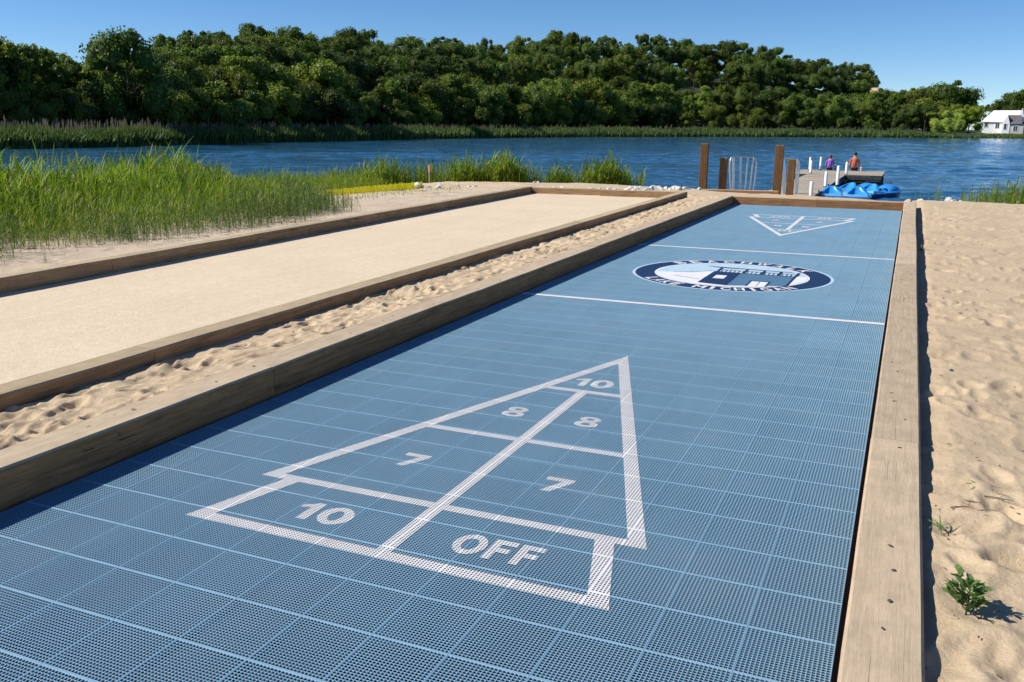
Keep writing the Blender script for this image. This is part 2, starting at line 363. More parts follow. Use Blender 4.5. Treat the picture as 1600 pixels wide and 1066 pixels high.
# strip between the two courts
yr = -2.53+np.exp(np.linspace(math.log(1.1), math.log(18.93), 760)); xc = np.linspace(-4.14, -3.16, 84)
Y, X = np.meshgrid(yr, xc, indexing='ij'); Z = macro(X, Y)
mid = np.exp(-((X+3.68)/0.34)**4)
Z += (0.055*np.abs(fbm(X*3.6+4, Y*3.6, 3))+0.045*np.abs(fbm(X*7.5+1, Y*7.5, 2))-0.015+0.05*fbm(X*4.5, Y*4.5+3, 3)+0.016*np.abs(fbm(X*17+3, Y*17, 3)))*(0.35+0.65*mid)
sp = []
for i in range(620):
    y = -1.0+17*rnd.random()**1.15; x = rnd.uniform(-4.05, -3.28); s = rnd.uniform(0.5, 1.0)
    sp.append((x, y, 0.115*s, 0.06*s, rnd.uniform(-0.9, 0.9)+1.57, rnd.uniform(0.008, 0.022)))
Z = dents(X, Y, Z, sp)
sand_patch('sand', X, Y, Z, M_sand)
# beach left of the sandy court
yr = np.linspace(-2, 16.4, 330); uc = np.linspace(0, 1, 230)
Y, U = np.meshgrid(yr, uc, indexing='ij'); X = (bocce_left(Y)-0.10)-16*U**1.5
Z = macro(X, Y)+0.05*fbm(X*2, Y*2, 4)+0.02*np.abs(fbm(X*8, Y*8, 2))
sp = [(bocce_left(y)-0.3-1.8*rnd.random(), y, 0.12, 0.065, rnd.uniform(0, 3), 0.022) for y in np.linspace(-1, 16, 200)]
Z = dents(X, Y, Z, sp)
sand_patch('sand', X[:, ::-1], Y, Z[:, ::-1], M_sandL)
# beach beyond the courts down to the water
Y, X = np.meshgrid(np.linspace(15.62, 28.5, 170), np.linspace(-26, 0.135, 380), indexing='ij')
keep = np.where(Y < 16.4, -0.12, 0.0)
Z = macro(X, Y)+(0.05*fbm(X*2, Y*2, 4)+0.03*np.abs(fbm(X*6, Y*6, 2)))*np.clip((Y-15.6)/1, 0, 1)+np.where((Y < 16.75) & (X < -4.2), -0.2, 0)+np.where((Y < 16.0), -0.12, 0)
sand_patch('sand', X, Y, Z, M_sand)
# playing surface of the sandy court
Y, U = np.meshgrid(np.linspace(-2.2, 16.5, 200), np.linspace(0, 1, 60), indexing='ij'); bl = bocce_left(Y)-0.08; X = bl+(-4.2-bl)*U
sand_patch('sandy_court_surface', X, Y, 0.004+0.006*fbm(X*1.3, Y*1.3, 3)+0.003*fbm(X*14, Y*14, 2), M_bocce)
# the large ground sheet: under everything, down to the lake bed
gx = np.concatenate([np.linspace(-900, -40, 20), np.linspace(-38, 30, 90), np.linspace(40, 900, 20)]); gy = np.concatenate([np.linspace(-900, -10, 16), np.linspace(-8, 36, 70), np.linspace(45, 900, 16)])
Y, X = np.meshgrid(gy, gx, indexing='ij'); Z = np.where((Y > 40) | (X < -40), -4.2, base_h(X, Y)-0.14)
Z = np.where((Y < 15) & (X > -16), -0.14, Z); Z = np.maximum(Z, -4.2)
sand_patch('ground', X, Y, Z, M_sand)
rD = np.exp(np.linspace(math.log(13), math.log(340), 860)); th = np.linspace(-1.12, 0.42, 480)
Dg, Tg = np.meshgrid(rD, th, indexing='ij'); X = CAM[0]+Dg*np.sin(Tg); Y = CAM[1]+Dg*np.cos(Tg); Z = np.zeros_like(X)
gw = np.random.default_rng(21); step = np.maximum(Dg*0.0038, Dg*0.0032)
for i in range(46):
    lam = 0.32*(1.062**i); a_ = gw.normal(0.55, 0.42); kx, ky = math.cos(a_-1.57)*6.283/lam, math.sin(a_-1.57)*6.283/lam
    Z += 0.0046*lam**0.62*np.sin(kx*X+ky*Y+gw.uniform(0, 6.28)+1.5*vnoise(X*0.15/lam+i, Y*0.15/lam))*np.clip(lam/step/3.2-0.4, 0, 1)
streak = vnoise(X*0.02+Y*0.012+4, Y*0.075-X*0.02)
Z *= 0.62+0.85*np.clip((streak-0.35)*2.2, 0, 1)
V = np.concatenate([np.stack([X, Y, WZ+Z], -1).reshape(-1, 3), [(-1200, -200, WZ-0.2), (1200, -200, WZ-0.2), (1200, 1600, WZ-0.2), (-1200, 1600, WZ-0.2)]])
nv = X.size; lk = np_mesh('lake', V, np.concatenate([grid_faces(*X.shape)[:, ::-1], [(nv, nv+1, nv+2, nv+3)]]), True)
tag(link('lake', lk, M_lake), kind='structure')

# ------------------------------------------------------------------ far bank and hill
AX = np.array([-420, -200, 0, 200, 500, 700, 900, 1100, 1300, 1600, 1850.])                 # photo directions along the shore
SD = np.array([74, 82, 91, 99, 127, 160, 197, 225, 247, 268, 285.])                           # distance of the far waterline
def shoreD(x): return np.interp(x, AX, SD)
SKYX = [-420, -100, 0, 45, 75, 100, 128, 150, 168, 190, 225, 248, 300, 360, 430, 480, 580, 630, 700, 760, 810, 870, 930, 1000, 1080, 1130, 1200, 1240, 1290, 1340, 1362, 1400, 1440, 1480, 1510, 1530, 1560, 1600, 1850]
SKYY = [60, 55, 60, 66, 88, 76, 96, 118, 84, 55, 54, 70, 47, 49, 40, 54, 50, 62, 52, 64, 56, 51, 62, 53, 58, 66, 74, 86, 90, 106, 122, 138, 138, 130, 138, 168, 162, 146, 140]
LOWX = [-420, 0, 200, 300, 400, 500, 560, 650, 700, 800, 900, 950, 1050, 1150, 1250, 1350, 1450, 1530, 1600, 1850]
LOWY = [100, 95, 90, 104, 94, 102, 124, 112, 128, 122, 132, 128, 142, 134, 146, 150, 152, 172, 170, 165]
def skyy(x): return np.interp(x, SKYX, SKYY)
def lowy(x): return np.interp(x, LOWX, LOWY)
def zat(x, y, D): return pix(x, y, D)[2]
def hill_h(x, ratio):
    D = shoreD(x); tr = 8.5+D*0.012
    top = zat(x, np.mean([skyy(x+k) for k in (-60, -30, 0, 30, 60)]), D*1.5)-tr
    top = max(0.8, top) if 230 < x < 1420 else 0.8
    top *= np.interp(x, [200, 300, 1330, 1440], [0, 1, 1, 0.0])
    top = max(top, 0.8)
    return np.interp(ratio, [0.97, 1.0, 1.03, 1.12, 1.28, 1.5, 1.75, 2.6], [-1.6, -0.95, -0.3, 0.5, top*0.52, top, top*0.95, 0.6])
xs = np.linspace(-420, 1850, 110); rs = np.array([0.97, 1.0, 1.03, 1.07, 1.12, 1.2, 1.28, 1.36, 1.43, 1.5, 1.6, 1.75, 2.1, 2.6])
V = []
for x in xs:
    for r in rs:
        p = pix(x, 190, shoreD(x)*r); V.append((p[0], p[1], hill_h(x, r)+0.5*(rnd.random()-0.5)*(1 if r > 1.1 else 0)))
tag(link('hill', np_mesh('hill', V, grid_faces(len(xs), len(rs)), True), M_hill), kind='structure')

# bare sandy bluff near the right end of the ridge
p = pix(1367, 137, 335); zb = hill_h(1371, 335/shoreD(1371)); gr = np.linspace(-1, 1, 41); GX, GY = np.meshgrid(gr, gr, indexing='ij'); rr = np.sqrt(GX**2+GY**2)+0.25*fbm(GX*3, GY*3+5, 3)
GZ = np.interp(rr, [0, 0.16, 0.3, 0.65, 1.3], [1.0, 0.98, 0.80, 0.3, -0.1])*(p[2]-zb+0.4)+0.4*fbm(GX*9, GY*9, 2)
o = link('sand_bluff', np_mesh('sand_bluff', np.stack([GX*14, GY*14, GZ], -1).reshape(-1, 3), grid_faces(41, 41)[:, ::-1], True), M_cliff, loc=(p[0], p[1], zb-0.3)); tag(o, kind='structure')

# trees -----------------------------------------------------------------
def crown_mesh(seed, kind):
    g = np.random.default_rng(seed); V = []; Fq = []; A = []
    if kind == 'round': lob = [(0.30*g.normal(0, 1), 0.30*g.normal(0, 1), 0.58+0.20*g.normal(0, 1), g.choice([0.07, 0.10, 0.13, 0.19])) for _ in range(30)]; W = g.uniform(0.30, 0.40); zlo, zhi = 0.14, 0.93
    elif kind == 'tall': lob = [(0.16*g.normal(0, 1), 0.16*g.normal(0, 1), g.uniform(0.16, 0.95), g.choice([0.05, 0.08, 0.11, 0.14])) for _ in range(34)]; W = 0.24; zlo, zhi = 0.12, 0.95
    elif kind == 'open': lob = [(0.24*g.normal(0, 1), 0.24*g.normal(0, 1), g.uniform(0.34, 0.95), g.choice([0.05, 0.07, 0.10, 0.13])) for _ in range(26)]; W = 0.36; zlo, zhi = 0.30, 0.95
    else: lob = [(0.36*g.normal(0, 1), 0.36*g.normal(0, 1), g.uniform(0.12, 0.80), g.choice([0.08, 0.12, 0.16, 0.2])) for _ in range(30)]; W = 0.46; zlo, zhi = 0.08, 0.88
    L = []
    for (x, y, z, r) in lob:
        z = min(max(z, zlo), zhi); prof = W*math.sqrt(max(0.10, 1-((z-0.52)/0.52)**2)); q = math.hypot(x, y)
        if q > prof: x *= prof/q; y *= prof/q
        L.append((x, y, min(z, 1.0-r*0.8), r))
    for (x, y, z, r) in L:
        nl = int(80+1750*r)
        d = g.normal(size=(nl, 3)); d /= np.linalg.norm(d, axis=1)[:, None]; d[:, 2] = np.where(d[:, 2] < -0.55, -d[:, 2], d[:, 2])
        rr = r*g.uniform(0.72, 1.12, nl)*(1+0.22*np.sin(d[:, 0]*5+x*30)*np.cos(d[:, 1]*6+y*30))
        P = np.array([x, y, z])+d*rr[:, None]*np.array([1, 1, 0.86])
        n = d+0.75*g.normal(size=(nl, 3)); n /= np.linalg.norm(n, axis=1)[:, None]
        a = np.cross(n, g.normal(size=(nl, 3))); a /= np.linalg.norm(a, axis=1)[:, None]; b = np.cross(n, a)
        s = (g.uniform(0.009, 0.024, nl))[:, None]
        q = np.stack([P-a*s, P-b*s*0.62, P+a*s, P+b*s*0.62], 1).reshape(-1, 3)
        i0 = len(V); V += q.tolist(); Fq += (np.arange(nl)[:, None]*4+np.arange(4)+i0).tolist(); A += np.repeat(g.random(nl)*0.8+0.2*g.random(), 4).tolist()
        # small solid heart of the clump
        for k in range(6):
            pass
    # hearts as rough octahedra (quads)
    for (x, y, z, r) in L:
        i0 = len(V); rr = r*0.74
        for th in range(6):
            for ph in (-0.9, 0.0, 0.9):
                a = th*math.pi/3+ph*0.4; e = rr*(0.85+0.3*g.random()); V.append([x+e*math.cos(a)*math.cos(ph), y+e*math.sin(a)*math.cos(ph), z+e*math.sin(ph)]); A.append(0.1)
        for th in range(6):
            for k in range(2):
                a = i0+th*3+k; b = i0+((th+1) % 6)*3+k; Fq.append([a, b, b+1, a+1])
    return np_mesh('crown', np.array(V), np.array(Fq), False, np.array(A))
def trunk_mesh(seed, kind):
    g = random.Random(seed); bm = bmesh.new()
    add_tube(bm, [(0, 0, -0.03), (0.01, 0, 0.12), (0.0, 0.015, 0.32), (0.01, 0.0, 0.55), (0.0, 0.0, 0.80)], [0.026, 0.02, 0.016, 0.011, 0.003], 7)
    for i in range(7):
        z = g.uniform(0.22, 0.6); a = g.uniform(0, 6.28); l = g.uniform(0.14, 0.30)
        add_tube(bm, [(0, 0, z), (l*0.5*math.cos(a), l*0.5*math.sin(a), z+l*0.5), (l*math.cos(a), l*math.sin(a), z+l*0.95)], [0.010, 0.006, 0.002], 5)
    return bm_mesh('trunk', bm, True)
KINDS = ['round', 'round', 'round', 'tall', 'tall', 'open', 'open', 'bush', 'bush', 'round', 'open', 'tall', 'round', 'bush']
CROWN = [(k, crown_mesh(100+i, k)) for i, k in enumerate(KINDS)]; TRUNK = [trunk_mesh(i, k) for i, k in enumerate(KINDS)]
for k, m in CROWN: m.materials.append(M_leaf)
for m in TRUNK: m.materials.append(M_bark)
def tree(p, h, wid, v, col, label, group=None, name='deciduous_tree'):
    e = empty(name, p, rnd.uniform(0, 6.28)); e.scale = (h*wid, h*wid, h); tag(e, label, 'tree', group)
    c = link('crown', CROWN[v][1], None, e); c.color = (*col, 1)
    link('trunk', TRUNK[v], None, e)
    return e
def tcol(a=1.0, warm=0.0):
    v = a*rnd.choice([0.62, 0.8, 0.95, 1.1, 1.32])*rnd.uniform(0.9, 1.1); y = rnd.uniform(-0.14, 0.20)+warm
    return (v*(1+y*1.2), v*(1+y*0.45), v*(1-y))
NT_ = 0
def tree_at(x, ytop, ratio, kindset, wid, amp, label, group, warm=0.0):
    D = shoreD(x)*ratio; base = hill_h(x, ratio); p = pix(x, 190, D); top = zat(x, ytop, D)
    h = max(3.5, min(top-base, 17)); v = rnd.choice(kindset); col = tcol(amp, warm)
    where = ('left of the hill', 'above the left reed bed', 'above the pink-topped stake', 'beyond the sandy court', 'above the wooden posts', 'above the dock', 'near the white house')[int(np.searchsorted([250, 500, 720, 1020, 1240, 1390], x))]
    hue = 'dull ' if col[1] < 0.8 else 'bright ' if col[1] > 1.12 else ''
    tree((p[0], p[1], top-h-0.15), h, wid, v, col, hue+label+(', '+where if 'hill' in label or 'row' in label else ''), group)
# flat wood at the left
for i, (x, dy, r) in enumerate([(-150, 0, 1.12), (-110, 10, 1.2), (-75, 0, 1.1), (-50, 4, 1.2), (-25, 0, 1.1), (0, 0, 1.13), (12, 6, 1.24), (30, 2, 1.1), (52, 0, 1.15), (72, 4, 1.22), (88, 0, 1.12), (104, 0, 1.17), (122, 6, 1.1), (140, 4, 1.2), (160, 12, 1.14), (185, 30, 1.1), (230, 40, 1.1)]):
    tree_at(x, skyy(x)+dy, r+0.07, [3, 4, 5, 6, 0], 0.85, 0.98, 'dark tall tree in the wood at the far left bank', 'trees of the left wood')
for x in (8, 45, 90, 115, 150, 178, 215, 240): tree_at(x, 125+rnd.uniform(-12, 18), 1.14, [7, 8, 2], 0.95, 0.70, 'low bushy tree in the dark edge of the left wood', 'low trees of the left wood')
D = shoreD(205)*1.12; p = pix(205, 190, D); tree((p[0], p[1], 0.2), zat(205, 53, D), 0.80, 12, (0.85, 0.92, 0.95), 'tallest dark tree standing clear of the wood left of the hill')
for x in range(-170, 250, 24): tree_at(x, min(skyy(x)+18, 100)+rnd.uniform(0, 20), 1.42, [7, 8, 13, 0], 1.25, 0.75, 'tree in the second rank of the left wood', 'back trees of the left wood')
# waterside row below the hill
x = 262
while x < 1500:
    amp = 1.3 if rnd.random() < 0.35 else 1.0
    tree_at(x, lowy(x)+rnd.uniform(-12, 18), 1.125+0.03*rnd.random(), [0, 1, 2, 9, 7, 8, 3, 11, 12, 13, 10], rnd.uniform(0.85, 1.15), amp, 'leafy tree in the waterside row', 'trees of the waterside row', 0.05)
    x += rnd.uniform(19, 30)*127/shoreD(x)**0.97*(shoreD(x)/127)**0.35
x = 255
while x < 1480:
    tree_at(x, lowy(x)+rnd.uniform(14, 40), 1.10, [7, 8, 2], 1.05, rnd.choice([0.85, 1.1]), 'low bushy tree at the hill foot', 'low trees at the hill foot', 0.05)
    x += rnd.uniform(38, 60)
x = 255
while x < 1400:
    f = rnd.uniform(0.35, 0.6); tree_at(x, lowy(x)*f+skyy(x)*(1-f)+rnd.uniform(-4, 6), 1.28, [0, 1, 2, 9, 5, 3, 10, 12], rnd.uniform(0.85, 1.1), 0.92, 'tree halfway up the hillside', 'trees on the hillside')
    x += rnd.uniform(22, 32)
x = 262
while x < 1400:
    tree_at(x, lowy(x)+rnd.uniform(-12, 4), 1.19, [7, 8, 0, 2], rnd.uniform(0.95, 1.2), 0.8, 'tree in the shaded belt behind the waterside row', 'trees behind the waterside row')
    x += rnd.uniform(26, 40)
x = 258
while x < 1400:
    tree_at(x, skyy(x)+rnd.uniform(8, 20), 1.4, [0, 1, 2, 9, 4], rnd.uniform(0.8, 1.05), 0.85, 'tree just below the hill crest', 'trees below the crest')
    x += rnd.uniform(22, 34)
x = 252
while x < 1375:
    tree_at(x, skyy(x)+rnd.uniform(-6, 11), 1.5, [0, 3, 4, 5, 6, 9, 10, 10, 11, 12], rnd.uniform(0.65, 1.05), 0.95, 'tree on the hill skyline', 'trees on the crest')
    x += rnd.uniform(15, 26)
# right end
for x, y, r in ((1392, 138, 1.3), (1412, 140, 1.2), (1432, 136, 1.3), (1452, 140, 1.22), (1420, 165, 1.1), (1445, 160, 1.08), (1380, 150, 1.12)):
    tree_at(x, y, r, [0, 5, 9], 1.0, 0.95, 'tree on the low slope right of the hill', 'trees right of the hill')
def lone(x, ytop, r, wid, v, col, label, ybot=204):
    D = shoreD(x)*r; p = pix(x, 190, D); t0 = zat(x, ytop, D); b = hill_h(x, r); tree((p[0], p[1], b-0.1), t0-b+0.1, wid, v, col, label)
lone(1485, 126, 1.16, 1.15, 2, (0.72, 0.78, 0.75), 'large round dark tree left of the white house')
lone(1482, 168, 1.05, 1.05, 7, (3.0, 2.6, 3.2), 'cream flowering tree beside the white house')
lone(1515, 163, 1.06, 1.0, 2, (1.9, 1.7, 0.9), 'bright green tree beside the white house')
lone(1182, 107, 1.3, 0.55, 5, (4.2, 3.0, 0.8), 'small yellow-green tree high on the dark hillside')
for x, y, r in ((1536, 163, 1.45), (1552, 160, 1.5), (1566, 155, 1.42), (1580, 145, 1.46), (1596, 140, 1.5), (1615, 138, 1.45), (1640, 140, 1.4), (1670, 142, 1.5)):
    tree_at(x, y, r, [0, 1, 9, 5], 0.95, 0.8, 'dark tree behind the white house roofs', 'trees behind the white house')

# reeds along the far waterline
nb = 90000
bx = rng.uniform(-420, 1850, nb); D0 = shoreD(bx); back = rng.random(nb)**0.8
D = D0*(0.985)+back*(3.0+D0*0.035)
v = _d[None]+R2[None]*((bx-800)/F_PX)[:, None]-U2[None]*((190-533)/F_PX); v = v[:, :2]/np.hypot(v[:, 0], v[:, 1])[:, None]
PX, PY = CAM[0]+v[:, 0]*D, CAM[1]+v[:, 1]*D
patch = vnoise(bx*0.045, D*0.09); hgt = (1.45+0.55*patch+0.16*rng.normal(size=nb))*np.interp(bx, [-400, 0, 400, 800, 1300, 1430, 1480, 1600], [1, 1, 1.05, 1.15, 1.1, 0.95, 0.62, 0.62])*(0.62+0.38*np.minimum(1, back*2.5))
hgt = np.maximum(hgt, 0.6); lean = rng.normal(size=(nb, 2))*0.22; wd = 0.035+D*0.00035; an = rng.uniform(0, np.pi, nb)
ca, sa = np.cos(an)*wd, np.sin(an)*wd; z0 = np.full(nb, WZ-0.05)
q = np.stack([np.stack([PX-ca, PY-sa, z0], -1), np.stack([PX+ca, PY+sa, z0], -1), np.stack([PX+ca*0.9+lean[:, 0]*0.5, PY+sa*0.9+lean[:, 1]*0.5, z0+hgt*0.6], -1), np.stack([PX+lean[:, 0]*1.3, PY+lean[:, 1]*1.3, z0+hgt], -1)], 1).reshape(-1, 3)
ra = np.repeat(np.clip(rng.random(nb)*0.95, 0, 0.98), 4)
tag(link('bank_reeds', np_mesh('bank_reeds', q, np.arange(nb*4).reshape(-1, 4), False, ra), M_bankreed), 'tall dark green reeds fringing the far bank of the lake', 'reeds', kind='stuff')
# brown seed heads standing above them
ns = 1700; bx = np.concatenate([rng.uniform(-100, 800, 1200), rng.uniform(800, 1450, 500)]); D0 = shoreD(bx); D = D0+rng.random(ns)*(D0*0.03+3)+1.5
v = _d[None]+R2[None]*((bx-800)/F_PX)[:, None]-U2[None]*((190-533)/F_PX); v = v[:, :2]/np.hypot(v[:, 0], v[:, 1])[:, None]
PX, PY = CAM[0]+v[:, 0]*D, CAM[1]+v[:, 1]*D; hz = WZ+2.15+0.25*rng.normal(size=ns); wd = 0.05+D*0.0002
q = np.stack([np.stack([PX-0.015, PY, hz-1.5], -1), np.stack([PX+wd, PY+wd*0.5, hz-0.2], -1), np.stack([PX+wd*1.4, PY, hz+0.12], -1), np.stack([PX-wd, PY, hz-0.12], -1)], 1).reshape(-1, 3)
tag(link('reed_seed_heads', np_mesh('reed_seed_heads', q, np.arange(ns*4).reshape(-1, 4)), simple('seed_head_mat', (0.22, 0.17, 0.10), 0.9)), 'brown feathery seed heads above the far bank reeds', 'seed heads', kind='stuff')

# ------------------------------------------------------------------ white house
hp = pix(1535, 190, 288); HX0 = Vector((hp[0], hp[1], 0.3)); hd = Vector((hp[0]-CAM[0], hp[1]-CAM[1], 0)).normalized()
M_hw = simple('white_siding_mat', (0.90, 0.90, 0.89), 0.6, 0.03, 2); M_hr = simple('white_metal_roof_mat', (0.88, 0.89, 0.91), 0.4, 0.06, 1)
M_hg = simple('grey_shingle_mat', (0.13, 0.12, 0.125), 0.9, 0.25, 3); M_hb = simple('brown_shingle_mat', (0.16, 0.105, 0.10), 0.9, 0.25, 3)
M_hgl = simple('window_glass_mat', (0.03, 0.045, 0.06), 0.1, 0.2, 1, spec=0.8); M_brick = simple('red_brick_mat', (0.42, 0.13, 0.12), 0.9, 0.2, 4)
house = empty('white_house', HX0, math.atan2(-hd.x, hd.y)); tag(house, 'white house with grey and brown gabled roofs across the lake', 'house')
S = 0.206*13.32/13.32   # metres for one photo pixel at that distance
def hx(zx): return (zx-440)*0.0752*S
def hz(zy): return (890-zy)*0.0752*S
def hbox(name, zx0, zx1, zy0, zy1, y0, y1, mat, parent=house): return box(name, (hx(zx0), hx(zx1), y0, y1, hz(zy1), hz(zy0)), mat, parent)
def prism(name, pts, mat, parent=house, ):
    """pts: polygon of (x,z), extruded y0..y1"""
    P, y0, y1 = pts; bm = bmesh.new(); a = [bm.verts.new((x, y0, z)) for x, z in P]; b = [bm.verts.new((x, y1, z)) for x, z in P]
    bm.faces.new(a); bm.faces.new(b[::-1])
    for i in range(len(P)): j = (i+1) % len(P); bm.faces.new((a[i], b[i], b[j], a[j]))
    return link(name, bm_mesh(name, bm), mat, parent)
def slab(name, quad, th, mat, parent=house):
    bm = bmesh.new(); n = (Vector(quad[1])-Vector(quad[0])).cross(Vector(quad[3])-Vector(quad[0])).normalized()*th
    a = [bm.verts.new(q) for q in quad]; b = [bm.verts.new(Vector(q)-n) for q in quad]; bm.faces.new(a); bm.faces.new(b[::-1])
    for i in range(4): j = (i+1) % 4; bm.faces.new((a[i], b[i], b[j], a[j]))
    return link(name, bm_mesh(name, bm), mat, parent)
def window(zx0, zx1, zy0, zy1, y, n=1, parent=house):
    f = hbox('window', zx0-8, zx1+8, zy0-8, zy1+8, y-0.06, y-0.005, M_hw, parent); w0 = (zx1-zx0)/n
    for k in range(n): hbox('pane', zx0+k*w0+3, zx0+(k+1)*w0-3, zy0, zy1, y-0.085, y-0.065, M_hgl, f)
hbox('wall', 450, 1060, 690, 920, 0.6, 6.0, M_hw)
slab('roof', [(hx(430), 0.2, hz(690)), (hx(1050), 0.2, hz(690)), (hx(1050), 4.2, hz(490)), (hx(600), 4.2, hz(490))], 0.12, M_hr)
window(480, 535, 710, 780, 0.6); window(655, 720, 710, 800, 0.6, 2)
prism('gable_wall', ([(hx(760), hz(920)), (hx(880), hz(920)), (hx(880), hz(735)), (hx(832), hz(580)), (hx(760), hz(700))], -2.0, 0.55), M_hw)
window(785, 830, 725, 820, -2.0)
hbox('wing_wall', 882, 1095, 735, 920, -1.9, 0.5, simple('shaded_siding_mat', (0.55, 0.52, 0.50), 0.7, 0.05))  # white siding darkened to grey: the wing wall's shade is in its colour
slab('wing_roof', [(hx(868), -2.2, hz(732)), (hx(1070), -2.2, hz(725)), (hx(1045), 0.4, hz(575)), (hx(832), 0.4, hz(572))], 0.1, M_hg)
window(935, 1005, 762, 850, -1.9, 2)
prism('gable_wall', ([(hx(985), hz(690)), (hx(1105), hz(690)), (hx(1045), hz(452))], 0.65, 0.95), M_hw)
slab('main_roof', [(hx(1085), 0.9, hz(690)), (hx(1290), 0.9, hz(690)), (hx(1250), 3.5, hz(455)), (hx(1047), 3.5, hz(455))], 0.12, M_hb)
hbox('wall', 1097, 1700, 712, 920, -0.4, 3.4, M_hw)
window(1120, 1165, 765, 820, -0.4); window(1182, 1280, 758, 808, -0.4, 3); window(1420, 1520, 758, 820, -0.4, 2)
prism('gable_wall', ([(hx(1225), hz(709)), (hx(1560), hz(709)), (hx(1395), hz(420))], -0.3, 0.3), M_hw)
window(1295, 1340, 610, 680, -0.3); window(1440, 1490, 610, 680, -0.3)
slab('gable_roof', [(hx(1210), -0.6, hz(712)), (hx(1395), -0.6, hz(405)), (hx(1395), 4.5, hz(405)), (hx(1210), 4.5, hz(712))], 0.1, M_hb)
slab('gable_roof', [(hx(1395), -0.6, hz(405)), (hx(1580), -0.6, hz(712)), (hx(1580), 4.5, hz(712)), (hx(1395), 4.5, hz(405))], 0.1, M_hb)
hbox('chimney', 1245, 1290, 400, 560, 2.0, 2.8, M_brick)

# ------------------------------------------------------------------ the blue court
court = empty('shuffleboard_court', (-1.524, 6.73, 0)); CI = Matrix.Translation((1.524, -6.73, 0))
tag(court, 'blue perforated tile shuffleboard court with white scoring triangles and a round emblem', 'court')
def cpart(name, me, mat, parent=court):
    me.transform(CI); return link(name, me, mat, parent)
cpart('base_pad', np_mesh('base_pad', [(-3.2, -2.4, -0.0175), (0.12, -2.4, -0.0175), (0.12, 15.62, -0.0175), (-3.2, 15.62, -0.0175)], [(0, 1, 2, 3)]), M_pad)
V = []; Fq = []
def quad(a, b, c, d): i = len(V); V.extend([a, b, c, d]); Fq.append((i, i+1, i+2, i+3))
for a in range(NH):
    for b in range(NH):
        x0, x1 = MX+a*PX_, MX+(a+1)*PX_; y0, y1 = MY+b*PY_, MY+(b+1)*PY_; cx, cy = (x0+x1)/2, (y0+y1)/2
        i = len(V)
        V += [(x0, y0, 0), (x1, y0, 0), (x1, y1, 0), (x0, y1, 0)]
        h = [(cx-HX/2, cy-HY/2), (cx+HX/2, cy-HY/2), (cx+HX/2, cy+HY/2), (cx-HX/2, cy+HY/2)]
        V += [(*q, 0) for q in h]; V += [(*q, -0.0022) for q in h]
        for k in range(4):
            j = (k+1) % 4; Fq.append((i+k, i+j, i+4+j, i+4+k)); Fq.append((i+4+k, i+4+j, i+8+j, i+8+k))
g = 0.0005; e0, e1 = g, T-g
quad((e0, e0, 0.0003), (e1, e0, 0.0003), (e1, MY, 0), (e0, MY, 0)); quad((e0, T-MY, 0), (e1, T-MY, 0), (e1, e1, 0.0003), (e0, e1, 0.0003))
quad((e0, MY, 0), (MX, MY, 0), (MX, T-MY, 0), (e0, T-MY, 0)); quad((T-MX, MY, 0), (e1, MY, 0), (e1, T-MY, 0), (T-MX, T-MY, 0))
for A, B in (((e0, e0), (e1, e0)), ((e1, e0), (e1, e1)), ((e1, e1), (e0, e1)), ((e0, e1), (e0, e0))): quad((*A, 0), (*B, 0), (*B, -0.012), (*A, -0.012))
tile_me = np_mesh('tile', V, Fq); tile_me.materials.append(M_tile); tile_me.materials.append(simple('worn_tile_lip_mat', (0.255, 0.41, 0.53), 0.5, 0.12, 9))
for k in (len(Fq)-8, len(Fq)-7): tile_me.polygons[k].material_index = 1
first = None; rest = []
for r in range(-8, 61):
    for k in range(12):
        loc = (-T*(k+1)+1.524, T*r-6.73, 0)
        if -6 <= r < 19:
            o = link('tile', tile_me, None, court, loc); first = first or o
        else: rest.append(loc)
pm = bpy.data.meshes.new('tile_field'); pm.from_pydata(rest, [], []); field = link('tile_field', pm, None, court); tag(field, kind='stuff')
ng = bpy.data.node_groups.new('lay_tiles', 'GeometryNodeTree')
ng.interface.new_socket('Geometry', in_out='INPUT', socket_type='NodeSocketGeometry'); ng.interface.new_socket('Geometry', in_out='OUTPUT', socket_type='NodeSocketGeometry')
gi, go = ng.nodes.new('NodeGroupInput'), ng.nodes.new('NodeGroupOutput'); iop = ng.nodes.new('GeometryNodeInstanceOnPoints'); oin = ng.nodes.new('GeometryNodeObjectInfo')
oin.inputs['Object'].default_value = first; oin.transform_space = 'ORIGINAL'; oin.inputs['As Instance'].default_value = True
m2p = ng.nodes.new('GeometryNodeMeshToPoints')
ng.links.new(gi.outputs[0], m2p.inputs[0]); ng.links.new(m2p.outputs[0], iop.inputs['Points']); ng.links.new(oin.outputs['Geometry'], iop.inputs['Instance']); ng.links.new(iop.outputs[0], go.inputs[0])
md = field.modifiers.new('tiles', 'NODES'); md.node_group = ng

